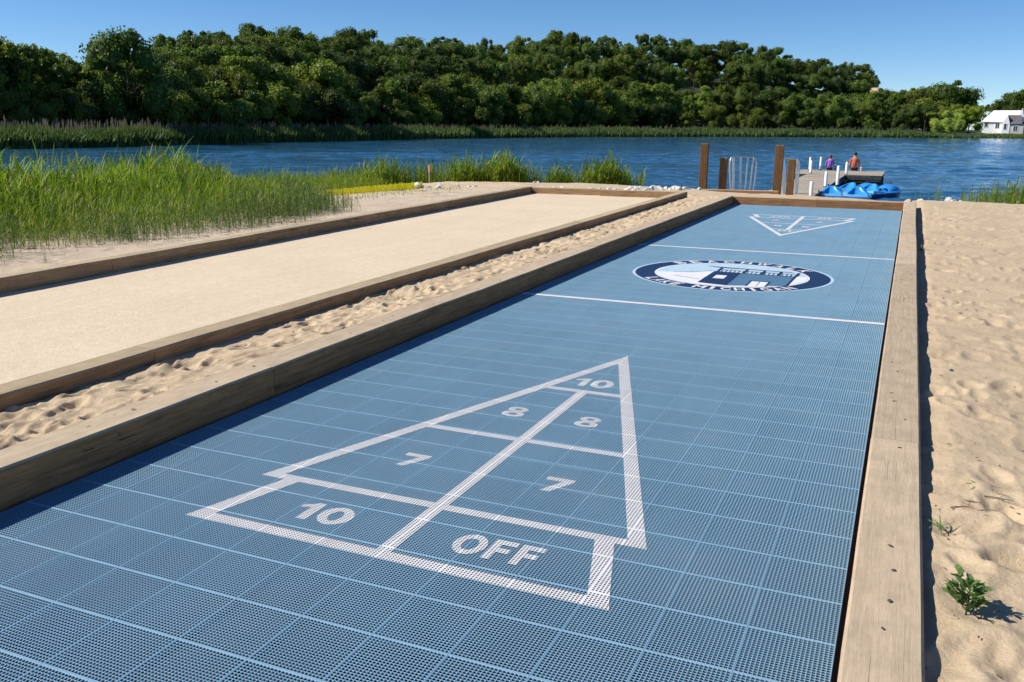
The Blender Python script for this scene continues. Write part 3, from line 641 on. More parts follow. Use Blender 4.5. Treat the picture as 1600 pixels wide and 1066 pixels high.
# painted markings: flat sheets just above the tile tops
ZP = 0.0012
def poly(name, P, mat, z=ZP, parent=court):
    me = pd_mesh(name, [(x, y, z) for x, y in P], [tuple(range(len(P)))])
    if me.polygons[0].normal.z < 0: me.flip_normals()
    return cpart(name, me, mat, parent)
def polys(name, LP, mat, z=ZP, parent=court):
    V = []; F_ = []
    for P in LP:
        a = sum(P[i][0]*P[(i+1) % len(P)][1]-P[(i+1) % len(P)][0]*P[i][1] for i in range(len(P)))
        if a < 0: P = P[::-1]
        F_.append(tuple(range(len(V), len(V)+len(P)))); V += [(x, y, z) for x, y in P]
    return cpart(name, pd_mesh(name, V, F_), mat, parent)
XC = -1.524
def text_mesh(s, bold=0.03):
    cu = bpy.data.curves.new('txt', 'FONT'); cu.body = s; cu.size = 1; cu.offset = bold; cu.resolution_u = 6; cu.space_character = 1.2; cu.fill_mode = 'FRONT'
    o = bpy.data.objects.new('txt', cu); C.objects.link(o); dg = bpy.context.evaluated_depsgraph_get(); dg.update()
    me = bpy.data.meshes.new_from_object(o.evaluated_get(dg)); bpy.data.objects.remove(o); bpy.data.curves.remove(cu)
    n = len(me.vertices); co = np.empty(n*3, np.float32); me.vertices.foreach_get('co', co); co = co.reshape(-1, 3)
    lo, hi = co.min(0), co.max(0); me.materials.clear()
    me.transform(Matrix.Diagonal((1/(hi[0]-lo[0]), 1/(hi[1]-lo[1]), 1, 1)) @ Matrix.Translation((-(lo[0]+hi[0])/2, -(lo[1]+hi[1])/2, 0)))
    if me.polygons and me.polygons[0].normal.z < 0: me.flip_normals()
    return me
def glyph_mesh(txt):
    V = []; F_ = []
    def ringg(cx, cy, ax, ay, bx, by, n=28):
        i0 = len(V)
        for k in range(n):
            a = 2*math.pi*k/n; V.extend([(cx+ax*math.cos(a), cy+ay*math.sin(a), 0), (cx+bx*math.cos(a), cy+by*math.sin(a), 0)])
        for k in range(n): q = (k+1) % n; F_.append((i0+2*k+1, i0+2*k, i0+2*q, i0+2*q+1))
    def pl(P):
        i0 = len(V); V.extend([(x, y, 0) for x, y in P]); F_.append(tuple(range(i0, i0+len(P))))
    x = 0.0
    for ch in txt:
        if ch == '1': pl([(x+0.25, 0), (x+0.50, 0), (x+0.50, 1), (x+0.29, 1), (x+0.25, 0.93)]); pl([(x+0.25, 0.93), (x+0.12, 0.84), (x, 0.80), (x, 0.62), (x+0.25, 0.70)]); x += 0.62
        elif ch in '0O':
            w_ = 0.80 if ch == '0' else 0.96; ringg(x+w_/2, 0.5, w_/2, 0.52, w_/2-0.25, 0.30); x += w_+0.10
        elif ch == '8': ringg(x+0.40, 0.27, 0.42, 0.29, 0.17, 0.115); ringg(x+0.40, 0.765, 0.37, 0.255, 0.14, 0.10); x += 0.9
        elif ch == '7': pl([(x, 1), (x, 0.77), (x+0.50, 0.77), (x+0.80, 0.80), (x+0.80, 1)]); pl([(x+0.50, 0.77), (x+0.12, 0), (x+0.40, 0), (x+0.80, 0.80)]); x += 0.9
        elif ch == 'F': pl([(x, 0), (x+0.25, 0), (x+0.25, 0.39), (x+0.25, 0.60), (x+0.25, 0.79), (x+0.25, 1), (x, 1)]); pl([(x+0.25, 0.79), (x+0.70, 0.79), (x+0.70, 1), (x+0.25, 1)]); pl([(x+0.25, 0.39), (x+0.62, 0.39), (x+0.62, 0.60), (x+0.25, 0.60)]); x += 0.82
    me = pd_mesh('glyph', V, F_); co = np.array(V); lo, hi = co.min(0), co.max(0)
    for p_ in me.polygons:
        if p_.normal.z < 0: p_.flip()
    me.transform(Matrix.Diagonal((1/(hi[0]-lo[0]), 1/(hi[1]-lo[1]), 1, 1)) @ Matrix.Translation((-(lo[0]+hi[0])/2, -(lo[1]+hi[1])/2, 0)))
    return me
def scoring(flip):
    fy = (lambda y: 13.44-y) if flip else (lambda y: y)
    fx = (lambda x: XC-x) if flip else (lambda x: XC+x)
    f = lambda L: [(fx(x), fy(y)) for x, y in L]
    hb, ht, ya = 0.858, 0.856, 3.02; y0, yt = -0.09, 0.36; wl_, wd_ = 0.06, 0.052
    sl_ = ht/(ya-yt); ws = 0.066*math.hypot(1, sl_)
    tri = lambda y: sl_*(ya-y)            # half width of the outer triangle at y
    L = []
    L.append(f([(-hb, y0), (hb, y0), (hb-0.018, y0+wl_), (-hb+0.018, y0+wl_)]))
    for s in (-1, 1):
        L.append(f([(s*(hb-0.018), y0+wl_), (s*0.735, yt), (s*0.66, yt), (s*(hb-0.018-0.075), y0+wl_)]))
        L.append(f([(s*tri(yt+wd_), yt+wd_), (0, ya), (0, ya-ws/sl_), (s*(tri(yt+wd_)-ws), yt+wd_)]))
    L.append(f([(-ht, yt), (ht, yt), (tri(yt+wd_), yt+wd_), (-tri(yt+wd_), yt+wd_)]))
    L.append(f([(-tri(1.21)+ws, 1.21), (tri(1.21)-ws, 1.21), (tri(1.256)-ws, 1.256), (-tri(1.256)+ws, 1.256)]))
    L.append(f([(-tri(2.10)+ws, 2.10), (tri(2.10)-ws, 2.10), (tri(2.155)-ws, 2.155), (-tri(2.155)+ws, 2.155)]))
    for a, b in ((y0+wl_, yt), (yt+wd_, 1.21), (1.256, 2.10)): L.append(f([(-0.029, a), (0.029, a), (0.029, b), (-0.029, b)]))
    mw = M_farwhite if flip else M_white; o = polys('scoring_triangle', L, mw)
    for s, x, y, w_, h_ in (('10', 0.0, 2.315, 0.235, 0.175), ('8', -0.205, 1.625, 0.125, 0.165), ('8', 0.20, 1.625, 0.125, 0.165), ('7', -0.352, 0.785, 0.125, 0.155), ('7', 0.345, 0.785, 0.125, 0.155), ('10', -0.375, 0.14, 0.25, 0.155), ('OFF', 0.365, 0.14, 0.335, 0.16)):
        me = glyph_mesh(s); me.transform(Matrix.Translation((fx(x), fy(y), ZP)) @ Matrix.Rotation(math.pi if flip else 0, 4, 'Z') @ Matrix.Diagonal((w_, h_, 1, 1)))
        cpart('numeral' if s != 'OFF' else 'lettering', me, mw, o)
    return o
a = scoring(False); a['label'] = 'near white scoring triangle'
b = scoring(True); b['label'] = 'far white scoring triangle'
for yy in (19*T, 34*T): polys('court_line', [[(-3.046, yy-0.036), (-0.002, yy-0.036), (-0.002, yy+0.036), (-3.046, yy+0.036)]], M_farwhite)
# emblem
EC = (-1.524, 6.73)
def ring(name, r0, r1, mat, z, parent, n=96):
    V = []; F_ = []
    for i in range(n):
        a = 2*math.pi*i/n; V += [(EC[0]+r0*math.cos(a), EC[1]+r0*math.sin(a), z), (EC[0]+r1*math.cos(a), EC[1]+r1*math.sin(a), z)]
    for i in range(n): j = (i+1) % n; F_.append((2*i, 2*i+1, 2*j+1, 2*j))
    return cpart(name, pd_mesh(name, V, F_), mat, parent)
emb = ring('emblem', 0.975, 1.005, M_lblue, ZP, court)
ring('emblem_ring', 0.775, 0.975, M_navy, ZP, emb)
ring('emblem_ring', 0.755, 0.775, M_ewhite, ZP, emb)
def disc(n=96, r=0.755): return [(EC[0]+r*math.cos(2*math.pi*i/n), EC[1]+r*math.sin(2*math.pi*i/n)) for i in range(n)]
poly('emblem_sky', disc(), M_lblue, ZP, emb)
# pale dunes: lower part of the disc
P = [(EC[0]+0.75*math.cos(a), EC[1]+0.75*math.sin(a)) for a in np.linspace(math.radians(190), math.radians(370), 60)]
dune = P+[(-1.10, 6.90), (-1.50, 6.92), (-1.75, 6.86), (-1.95, 6.70), (-2.08, 6.64)]
poly('emblem_dune', dune, M_ewhite, ZP+0.0008, emb)
polys('emblem_dune_line', [[(-2.10, 6.630), (-1.93, 6.690), (-1.74, 6.875), (-1.74, 6.90), (-1.94, 6.715), (-2.10, 6.645)], [(-2.05, 6.42), (-1.76, 6.28), (-1.76, 6.30), (-2.05, 6.44)]], M_mblue, ZP+0.0016, emb)
poly('emblem_building', [(-1.735, 6.10), (-1.44, 6.035), (-1.44, 6.83), (-1.72, 6.83)], M_navy, ZP+0.0016, emb)
poly('emblem_building', [(-1.438, 6.035), (-0.90, 6.24), (-0.885, 6.83), (-1.438, 6.83)], M_mblue, ZP+0.0016, emb)
poly('emblem_window', [(-1.65, 6.41), (-1.54, 6.41), (-1.54, 6.62), (-1.65, 6.62)], M_ewhite, ZP+0.0024, emb)
polys('emblem_door', [[(-1.255, 6.09), (-1.182, 6.09), (-1.182, 6.38), (-1.255, 6.38)], [(-1.172, 6.09), (-1.10, 6.11), (-1.10, 6.38), (-1.172, 6.38)]], M_ewhite, ZP+0.0024, emb)
polys('emblem_door_frame', [[(-1.275, 6.09), (-1.257, 6.09), (-1.257, 6.40), (-1.275, 6.40)], [(-1.098, 6.11), (-1.08, 6.12), (-1.08, 6.40), (-1.098, 6.40)], [(-1.275, 6.40), (-1.08, 6.40), (-1.08, 6.425), (-1.275, 6.425)]], M_navy, ZP+0.0024, emb)
polys('emblem_corner', [[(-0.925, 6.24), (-0.90, 6.25), (-0.885, 6.83), (-0.91, 6.83)]], M_navy, ZP+0.0024, emb)
LP = [[(-1.87, 7.20), (-1.42, 7.16), (-1.42, 7.12), (-1.70, 7.12)], [(-1.42, 7.165), (-0.97, 7.13), (-0.93, 7.10), (-1.42, 7.125)], [(-1.72, 6.835), (-0.885, 6.835), (-0.885, 6.87), (-1.72, 6.87)], [(-1.70, 6.985), (-0.90, 6.985), (-0.90, 7.005), (-1.70, 7.005)]]
for x in np.linspace(-1.70, -0.91, 19): LP.append([(x, 6.87), (x+0.012, 6.87), (x+0.012, 6.985), (x, 6.985)])
for x in (-1.70, -1.43, -1.25, -1.08, -0.905): LP.append([(x, 6.87), (x+0.03, 6.87), (x+0.03, 7.12), (x, 7.12)])
polys('emblem_railing', LP, M_navy, ZP+0.0016, emb)
def arc_text(s, a0, a1, rr, h_, w_, up):
    cs = [(c, i) for i, c in enumerate(s)]
    for c, i in cs:
        if c == ' ': continue
        a = math.radians(a0+(a1-a0)*i/(len(s)-1)); me = text_mesh(c, 0.022); ww = w_*(0.35 if c == 'I' else 1.25 if c in 'MW' else 1.0)
        me.transform(Matrix.Translation((EC[0]+rr*math.cos(a), EC[1]+rr*math.sin(a), ZP+0.0008)) @ Matrix.Rotation(a-math.pi/2 if up else a+math.pi/2, 4, 'Z') @ Matrix.Diagonal((ww, h_, 1, 1)))
        cpart('letter', me, M_ewhite, emb)
arc_text('BEACHWALK', 139, 39, 0.874, 0.145, 0.115, True)
arc_text('LAKE MICHIGAN', 220, 318, 0.874, 0.145, 0.096, False)

# ------------------------------------------------------------------ timber borders
def timber(parent, A, B, width, z1, z0, mat, side=0, gap=0.004):
    """a beam from A to B (x, y of its centre line) modelled along its local Y"""
    A = Vector((*A, 0)); B = Vector((*B, 0)); d = B-A; L = d.length-gap
    bm = bmesh.new(); n = max(3, int(L/0.35)); rings = []
    bow = rnd.uniform(-0.004, 0.004); hw = width/2; bv = 0.009
    for i in range(n+1):
        y = -L/2+L*i/n; dx = bow*(1-(2*i/n-1)**2)+rnd.uniform(-0.0012, 0.0012); dz = rnd.uniform(-0.002, 0.002)
        prof = [(-hw, z0), (-hw, z1-bv), (-hw+bv, z1), (hw-bv, z1), (hw, z1-bv), (hw, z0)]
        rings.append([bm.verts.new((x+dx, y, z+(dz if z > z0 else 0))) for x, z in prof])
    for P, Q in zip(rings, rings[1:]):
        for k in range(5): bm.faces.new((P[k], P[k+1], Q[k+1], Q[k]))
    bm.faces.new(rings[0]); bm.faces.new(rings[-1][::-1])
    me = bm_mesh('timber', bm); m = (A+B)/2
    o = link('timber', me, mat, parent, (m.x-parent.location.x, m.y-parent.location.y, rnd.uniform(-0.002, 0.003)), (0, 0, math.atan2(-d.x, d.y)))
    return o
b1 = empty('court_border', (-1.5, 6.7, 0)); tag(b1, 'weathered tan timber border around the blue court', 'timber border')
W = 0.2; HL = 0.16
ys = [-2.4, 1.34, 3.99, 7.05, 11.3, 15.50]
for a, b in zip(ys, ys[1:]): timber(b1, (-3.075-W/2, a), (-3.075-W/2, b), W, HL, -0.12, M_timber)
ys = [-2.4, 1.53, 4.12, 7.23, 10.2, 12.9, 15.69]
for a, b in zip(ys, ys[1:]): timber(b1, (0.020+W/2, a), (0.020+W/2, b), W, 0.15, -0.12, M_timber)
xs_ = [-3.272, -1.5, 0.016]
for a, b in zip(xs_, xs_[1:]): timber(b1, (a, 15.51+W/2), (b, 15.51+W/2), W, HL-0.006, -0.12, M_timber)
bm = bmesh.new(); bmesh.ops.create_circle(bm, cap_ends=True, segments=10, radius=1); hole_me = bm_mesh('screw_hole', bm); hole_me.materials.append(simple('dark_hole_mat', (0.10, 0.07, 0.05), 0.9))
def screw(parent, x, y, z, r, e=1.6):
    o = link('screw_hole', hole_me, None, parent, (x-parent.location.x, y-parent.location.y, z), (0, 0, rnd.uniform(0, 3))); o.scale = (r*e, r, 1)
for (px, py) in ((1405.6, 699), (1391, 852), (1396, 890), (1390, 938), (1414, 655), (1402, 580), (1411, 470), (1379, 981)):
    p = pixz(px, py, 0.156); screw(b1, p[0], p[1], 0.1555, rnd.uniform(0.004, 0.0065))
for k in range(22):
    screw(b1, 0.12+rnd.uniform(-0.06, 0.06), 2+13*rnd.random(), 0.1555, rnd.uniform(0.004, 0.008)); screw(b1, -3.175+rnd.uniform(-0.03, 0.06), 0.2+13*rnd.random(), 0.1655, rnd.uniform(0.004, 0.008))
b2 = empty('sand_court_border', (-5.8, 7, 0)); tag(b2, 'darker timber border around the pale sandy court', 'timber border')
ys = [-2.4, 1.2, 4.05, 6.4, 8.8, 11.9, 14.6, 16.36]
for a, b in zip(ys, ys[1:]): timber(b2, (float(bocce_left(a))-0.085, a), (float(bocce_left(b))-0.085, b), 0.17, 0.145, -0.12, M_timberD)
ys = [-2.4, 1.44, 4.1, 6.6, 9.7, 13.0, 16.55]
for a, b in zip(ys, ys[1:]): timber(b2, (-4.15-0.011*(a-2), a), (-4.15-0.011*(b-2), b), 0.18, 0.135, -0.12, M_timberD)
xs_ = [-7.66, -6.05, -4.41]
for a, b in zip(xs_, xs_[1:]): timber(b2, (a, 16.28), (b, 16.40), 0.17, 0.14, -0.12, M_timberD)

# ------------------------------------------------------------------ shoreline furniture
def post(px, pyb, pyt, zb, name, label, wpx):
    p = pixz(px, pyb, zb); D = math.hypot(p[0]-CAM[0], p[1]-CAM[1]); q = pix(px, pyt, D); wdt = wpx*D/F_PX/2
    bm = bmesh.new(); H = q[2]-zb
    add_box(bm, -wdt, wdt, -wdt, wdt, -0.3, H, 0.008)
    me = bm_mesh(name, bm); me.transform(Matrix.Rotation(-math.pi/2, 4, 'X') if False else Matrix.Identity(4))
    o = link(name, me, M_postv, None, (p[0], p[1], zb), (0, rnd.uniform(-0.01, 0.02), 0.06)); tag(o, label, 'post', 'posts at the landing'); return o
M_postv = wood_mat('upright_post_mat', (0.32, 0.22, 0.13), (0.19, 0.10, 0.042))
# turn the grain upright for posts
for nd in M_postv.node_tree.nodes:
    if nd.type == 'MAPPING':
        s_ = nd.inputs['Scale'].default_value
        if abs(s_[0]-s_[1]) > 0.1: nd.inputs['Scale'].default_value = (s_[0], s_[0], s_[1])
post(1098, 294, 224.5, -0.33, 'wooden_post', 'leftmost tall square wooden post at the landing', 11)
post(1128.5, 294, 246.5, -0.33, 'wooden_post', 'short square wooden post beside the leftmost silver handrail', 10.4)
post(1213.5, 300, 227, -0.33, 'wooden_post', 'tall square wooden post near the dock', 11.6)
post(1233, 306, 248.5, -0.33, 'wooden_post', 'short dark wooden post in front of the dock handrail', 10.4)
pa, pb = pixz(1088, 296, -0.28), pixz(1216, 299, -0.28)
et = empty('edge_timber', (0, 0, 0)); tag(et, 'low timber edging between the two tall posts at the water', 'timber')
o = timber(et, (pa[0], pa[1]), (pb[0], pb[1]), 0.14, -0.27, -0.6, M_timber)
o.location.z = 0
def rail_frame(px0, px1, pyt, pyb, zb, label, xs_px, tilt):
    p0 = pixz(px0, pyb, zb); D = math.hypot(p0[0]-CAM[0], p0[1]-CAM[1])+0.25
    P = lambda px, py, dd=0: Vector(pix(px, py, D+dd))
    e = empty('handrail', P((px0+px1)/2, pyb)); tag(e, label, 'handrail', 'silver handrails at the landing'); off = e.location
    def part(name, pts, r): return tube(name, [p-off for p in pts], r, M_alu, e, 8)
    part('rail', [P(px0+2, pyb+6), P(px0, (pyb*0.45+pyt*0.55)), P(px0+0.5, pyt+10), P(px0+2.5, pyt+2.5), P(px0+6, pyt, 0.1), P((px0+px1)/2, pyt+0.8, 0.3), P(px1-5, pyt+2, 0.5), P(px1-1, pyt+5, 0.55), P(px1, pyt+12, 0.6), P(px1-2, (pyb+pyt)/2+6, 0.6), P(px1-5, pyb+6, 0.6)], 0.026)
    for (xb, xt, dd, r) in xs_px: part('upright', [P(xb, pyb+6, dd), P((xb*0.35+xt*0.65), pyt+16, dd), P(xt, pyt+1.5, dd)], r)
rail_frame(1140, 1182, 244.5, 295, -0.4, 'silver bent tube handrail between the two short and tall posts', [(1146, 1146, 0.1, 0.042), (1156, 1157, 0.2, 0.038), (1164, 1169, 0.35, 0.024), (1171, 1178, 0.45, 0.024)], 0)
rail_frame(1222, 1249, 247, 304, -0.45, 'silver handrail at the near end of the dock', [(1226, 1224, 0.1, 0.05), (1243, 1246, 0.3, 0.03)], 0)

# dock
dock = empty('dock', (-3.2, 33, 0)); tag(dock, 'grey board dock with a wide end and white mooring poles', 'dock')
ZD = -0.45
def dpart(name, dims, mat, bev=0.0, parent=dock):
    x0, x1, y0, y1, z0, z1 = dims; return box(name, (x0+3.2, x1+3.2, y0-33, y1-33, z0, z1), mat, parent, bev)
XL, XR = -3.95, -2.42
y = 23.6; bd = None
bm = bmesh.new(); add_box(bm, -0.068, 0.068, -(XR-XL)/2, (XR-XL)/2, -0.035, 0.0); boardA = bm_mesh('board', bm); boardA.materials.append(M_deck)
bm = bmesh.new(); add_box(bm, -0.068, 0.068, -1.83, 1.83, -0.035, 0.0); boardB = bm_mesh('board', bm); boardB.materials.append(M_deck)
while y < 38.0:
    link('board', boardA, None, dock, ((XL+XR)/2+3.2, y+0.07-33, ZD+rnd.uniform(-0.002, 0.002)), (0, 0, math.pi/2)); y += 0.142
while y < 42.4:
    link('board', boardB, None, dock, (-2.80+3.2, y+0.07-33, ZD+rnd.uniform(-0.002, 0.002)), (0, 0, math.pi/2)); y += 0.142
M_frame = simple('dark_dock_frame_mat', (0.045, 0.05, 0.052), 0.8, 0.3, 3)
for x in (XL+0.02, XR-0.02): dpart('side_beam', (x-0.025, x+0.025, 23.6, 37.9, ZD-0.24, ZD-0.037), M_frame)
dpart('end_beam', (-4.6, -1.0, 37.95, 38.0, ZD-0.18, ZD-0.037), M_frame); dpart('end_beam', (-4.6, -1.0, 42.3, 42.35, ZD-0.2, ZD-0.037), M_frame)
dpart('side_beam', (-1.05, -1.0, 38.05, 42.25, ZD-0.2, ZD-0.037), M_frame); dpart('side_beam', (-4.6, -4.55, 38.05, 42.25, ZD-0.2, ZD-0.037), M_frame)
dpart('cross_rail', (-2.3, -1.15, 38.2, 38.3, ZD-0.29, ZD-0.21), M_deck)
for x, yy in ((-4.2, 38.5), (-1.3, 38.5), (-1.3, 41.9), (-4.2, 41.9)): dpart('float', (x-0.3, x+0.3, yy-0.4, yy+0.4, -0.95, ZD-0.21), M_black, 0.05)
for x, yy in ((-3.7, 26), (-2.7, 26), (-3.7, 32), (-2.7, 32), (-2.7, 36.5)): dpart('float', (x-0.2, x+0.2, yy-0.5, yy+0.5, -0.95, ZD-0.25), M_black, 0.05)
for (px, pb, pt) in ((1266.5, 307.5, 283.5), (1289.5, 292.5, 268), (1308, 290, 259), (1322, 272.5, 253), (1266.5, 271, 251), (1281.5, 266, 245.3), (1265, 266, 245.5)):
    p = pixz(px, pb, ZD); D = math.hypot(p[0]-CAM[0], p[1]-CAM[1]); tp = pix(px, pt, D)[2]
    bm = bmesh.new(); r = 0.052 if pb > 272 else 0.05; add_tube(bm, [(0, 0, -1.2), (0, 0, tp-0.03), (0, 0, tp)], [r, r, r*0.55], 12)
    pl = link('mooring_pole', bm_mesh('mooring_pole', bm, True, 0.7), M_pvc, dock, (p[0]+3.2, p[1]-33, 0)); 
    bm = bmesh.new(); add_tube(bm, [(0, 0, ZD-0.12), (0, 0, ZD+0.03)], 0.075, 12); link('collar', bm_mesh('collar', bm), M_frame, pl)
for yy in (26.5, 29.8): # mooring cleats
    bm = bmesh.new(); add_tube(bm, [(XR+3.2, yy-33-0.11, ZD+0.06), (XR+3.2, yy-33, ZD+0.07), (XR+3.2, yy-33+0.11, ZD+0.06)], 0.018, 6); add_box(bm, XR+3.18, XR+3.22, yy-33-0.05, yy-33+0.05, ZD-0.01, ZD+0.06)
    link('cleat', bm_mesh('cleat', bm), M_boatD, dock)

# pedal boats -----------------------------------------------------------
def loft(bm, rings, closed=True, cap=True):
    R = [[bm.verts.new(p) for p in r] for r in rings]; n = len(R[0])
    for A, B in zip(R, R[1:]):
        for k in range(n if closed else n-1): bm.faces.new((A[k], A[(k+1) % n], B[(k+1) % n], B[k]))
    if cap: bm.faces.new(R[0][::-1]); bm.faces.new(R[-1])
def make_boat(label, loc, rz):
    e = empty('pedal_boat', loc, rz); e.scale = (1, 1, 0.5); tag(e, label, 'pedal boat', 'pedal boats by the dock')
    # hull: two pontoons joined by a deck, rounded bow (local +Y) ; 2.3 m x 1.55 m
    bm = bmesh.new(); rings = []
    for i in range(13):
        v = i/12; y = -1.15+2.3*v; wv = 0.775*(1-0.38*max(0, v-0.6)**2/0.16-0.10*max(0, 0.12-v)/0.12); zt = 0.30+0.10*max(0, v-0.7)/0.3; zb = -0.12+0.22*max(0, v-0.75)/0.25
        rings.append([(-wv, y, zt-0.05), (-wv*0.96, y, zt), (-wv*0.3, y, zt+0.02), (wv*0.3, y, zt+0.02), (wv*0.96, y, zt), (wv, y, zt-0.05), (wv*0.93, y, zb), (wv*0.4, y, zb), (wv*0.3, y, zb+0.12), (-wv*0.3, y, zb+0.12), (-wv*0.4, y, zb), (-wv*0.93, y, zb)])
    loft(bm, rings); link('hull', bm_mesh('hull', bm, True, 0.6), M_boatD, e)
    bm = bmesh.new(); rings = []
    for i in range(13):
        v = i/12; y = -1.17+2.34*v; wv = 0.80*(1-0.38*max(0, v-0.6)**2/0.16-0.10*max(0, 0.12-v)/0.12); zt = 0.305+0.10*max(0, v-0.7)/0.3
        rings.append([(-wv, y, zt-0.055), (-wv, y, zt+0.012), (-wv*0.9, y, zt+0.035), (wv*0.9, y, zt+0.035), (wv, y, zt+0.012), (wv, y, zt-0.055)])
    loft(bm, rings); link('deck', bm_mesh('deck', bm, True, 0.5), M_boat, e)
    for s in (-1, 1):       # bucket seats: curved shells with thickness, tall round backs
        bm = bmesh.new(); outer = []; inner = []
        for i in range(9):
            f = i/8; row = []; rin = []
            for k in range(11):
                g_ = k/10*2-1; hw = 0.33*(1-0.30*max(0, f-0.5)**2*4)
                yb = -0.80+0.34*f**0.7*(1-0.25*g_*g_)-0.05*f; z = 0.36+0.52*f*(1-0.42*abs(g_)**2.4)
                curl = -0.17*abs(g_)**2.2
                row.append(Vector((s*0.38+g_*hw, yb+curl, z))); rin.append(Vector((s*0.38+g_*hw*0.86, yb+curl-0.05, z-0.02)))
            outer.append(row); inner.append(rin)
        A = [[bm.verts.new(p) for p in r] for r in outer]; B = [[bm.verts.new(p) for p in r] for r in inner]
        for i in range(8):
            for k in range(10): bm.faces.new((A[i][k], A[i][k+1], A[i+1][k+1], A[i+1][k])); bm.faces.new((B[i][k], B[i+1][k], B[i+1][k+1], B[i][k+1]))
        for k in range(10): bm.faces.new((A[8][k], A[8][k+1], B[8][k+1], B[8][k])); bm.faces.new((A[0][k+1], A[0][k], B[0][k], B[0][k+1]))
        for i in range(8): bm.faces.new((A[i][0], A[i+1][0], B[i+1][0], B[i][0])); bm.faces.new((A[i+1][10], A[i][10], B[i][10], B[i+1][10]))
        st = link('seat_back', bm_mesh('seat_back', bm, True, 0.8), M_boat, e)
        bm = bmesh.new(); rings = []
        for i in range(7):
            f = i/6; y = -1.10+0.40*f; z = 0.44-0.05*math.sin(f*math.pi); rings.append([(s*0.38-0.30, y, 0.34), (s*0.38-0.30, y, z+0.05), (s*0.38-0.18, y, z), (s*0.38+0.18, y, z), (s*0.38+0.30, y, z+0.05), (s*0.38+0.30, y, 0.34)])
        loft(bm, rings); link('seat_pan', bm_mesh('seat_pan', bm, True, 0.6), M_boatL, e)
        # front fairing over the pedals: a rounded hump
        bm = bmesh.new(); rings = []
        for i in range(11):
            f = i/10; y = 0.05+0.85*f; H = 0.42*math.sin(min(1, f*1.05)*math.pi*0.93+0.12)**0.8+0.03; hw = 0.33*(0.8+0.2*math.sin(f*math.pi))
            rings.append([(s*0.38+hw*math.cos(a), y, 0.335+H*math.sin(a)) for a in np.linspace(math.pi, 0, 11)])
        loft(bm, rings); link('fairing', bm_mesh('fairing', bm, True, 0.9), M_boat, e)
        bm = bmesh.new(); add_tube(bm, [(s*0.38-0.16, 0.02, 0.50), (s*0.38+0.16, 0.02, 0.50)], 0.02, 6); add_box(bm, s*0.38-0.15, s*0.38-0.06, -0.03, 0.07, 0.46, 0.49); add_box(bm, s*0.38+0.06, s*0.38+0.15, -0.03, 0.07, 0.51, 0.54)
        link('pedals', bm_mesh('pedals', bm), M_black, e)
    bm = bmesh.new(); add_tube(bm, [(0, -0.35, 0.33), (0, -0.33, 0.62), (0, -0.25, 0.66)], 0.018, 6); link('tiller', bm_mesh('tiller', bm, True, 0.8), M_alu, e)
    bm = bmesh.new(); add_box(bm, -0.12, 0.12, -1.10, 1.0, 0.345, 0.40, 0.02); link('centre_console', bm_mesh('centre_console', bm), M_boatL, e)
    return e
bp = pixz(1316, 316, WZ)
make_boat('blue pedal boat with two round seat backs moored beside the dock', (bp[0], bp[1]+0.6, WZ+0.05), 0.06)
bp = pixz(1358, 312, WZ)
make_boat('blue pedal boat farther right, turned away from the dock', (bp[0]-0.02, bp[1]+1.2, WZ+0.05), -0.45)
rp = [Vector((-2.4, 29.8, ZD+0.06)), Vector((-2.2, 29.5, -0.55)), Vector((-1.95, 29.2, -0.60)), Vector((-1.75, 28.9, -0.45))]
tag(tube('mooring_rope', rp, 0.012, M_rope, None, 6), 'thin blue rope from the dock to the pedal boat', 'rope')

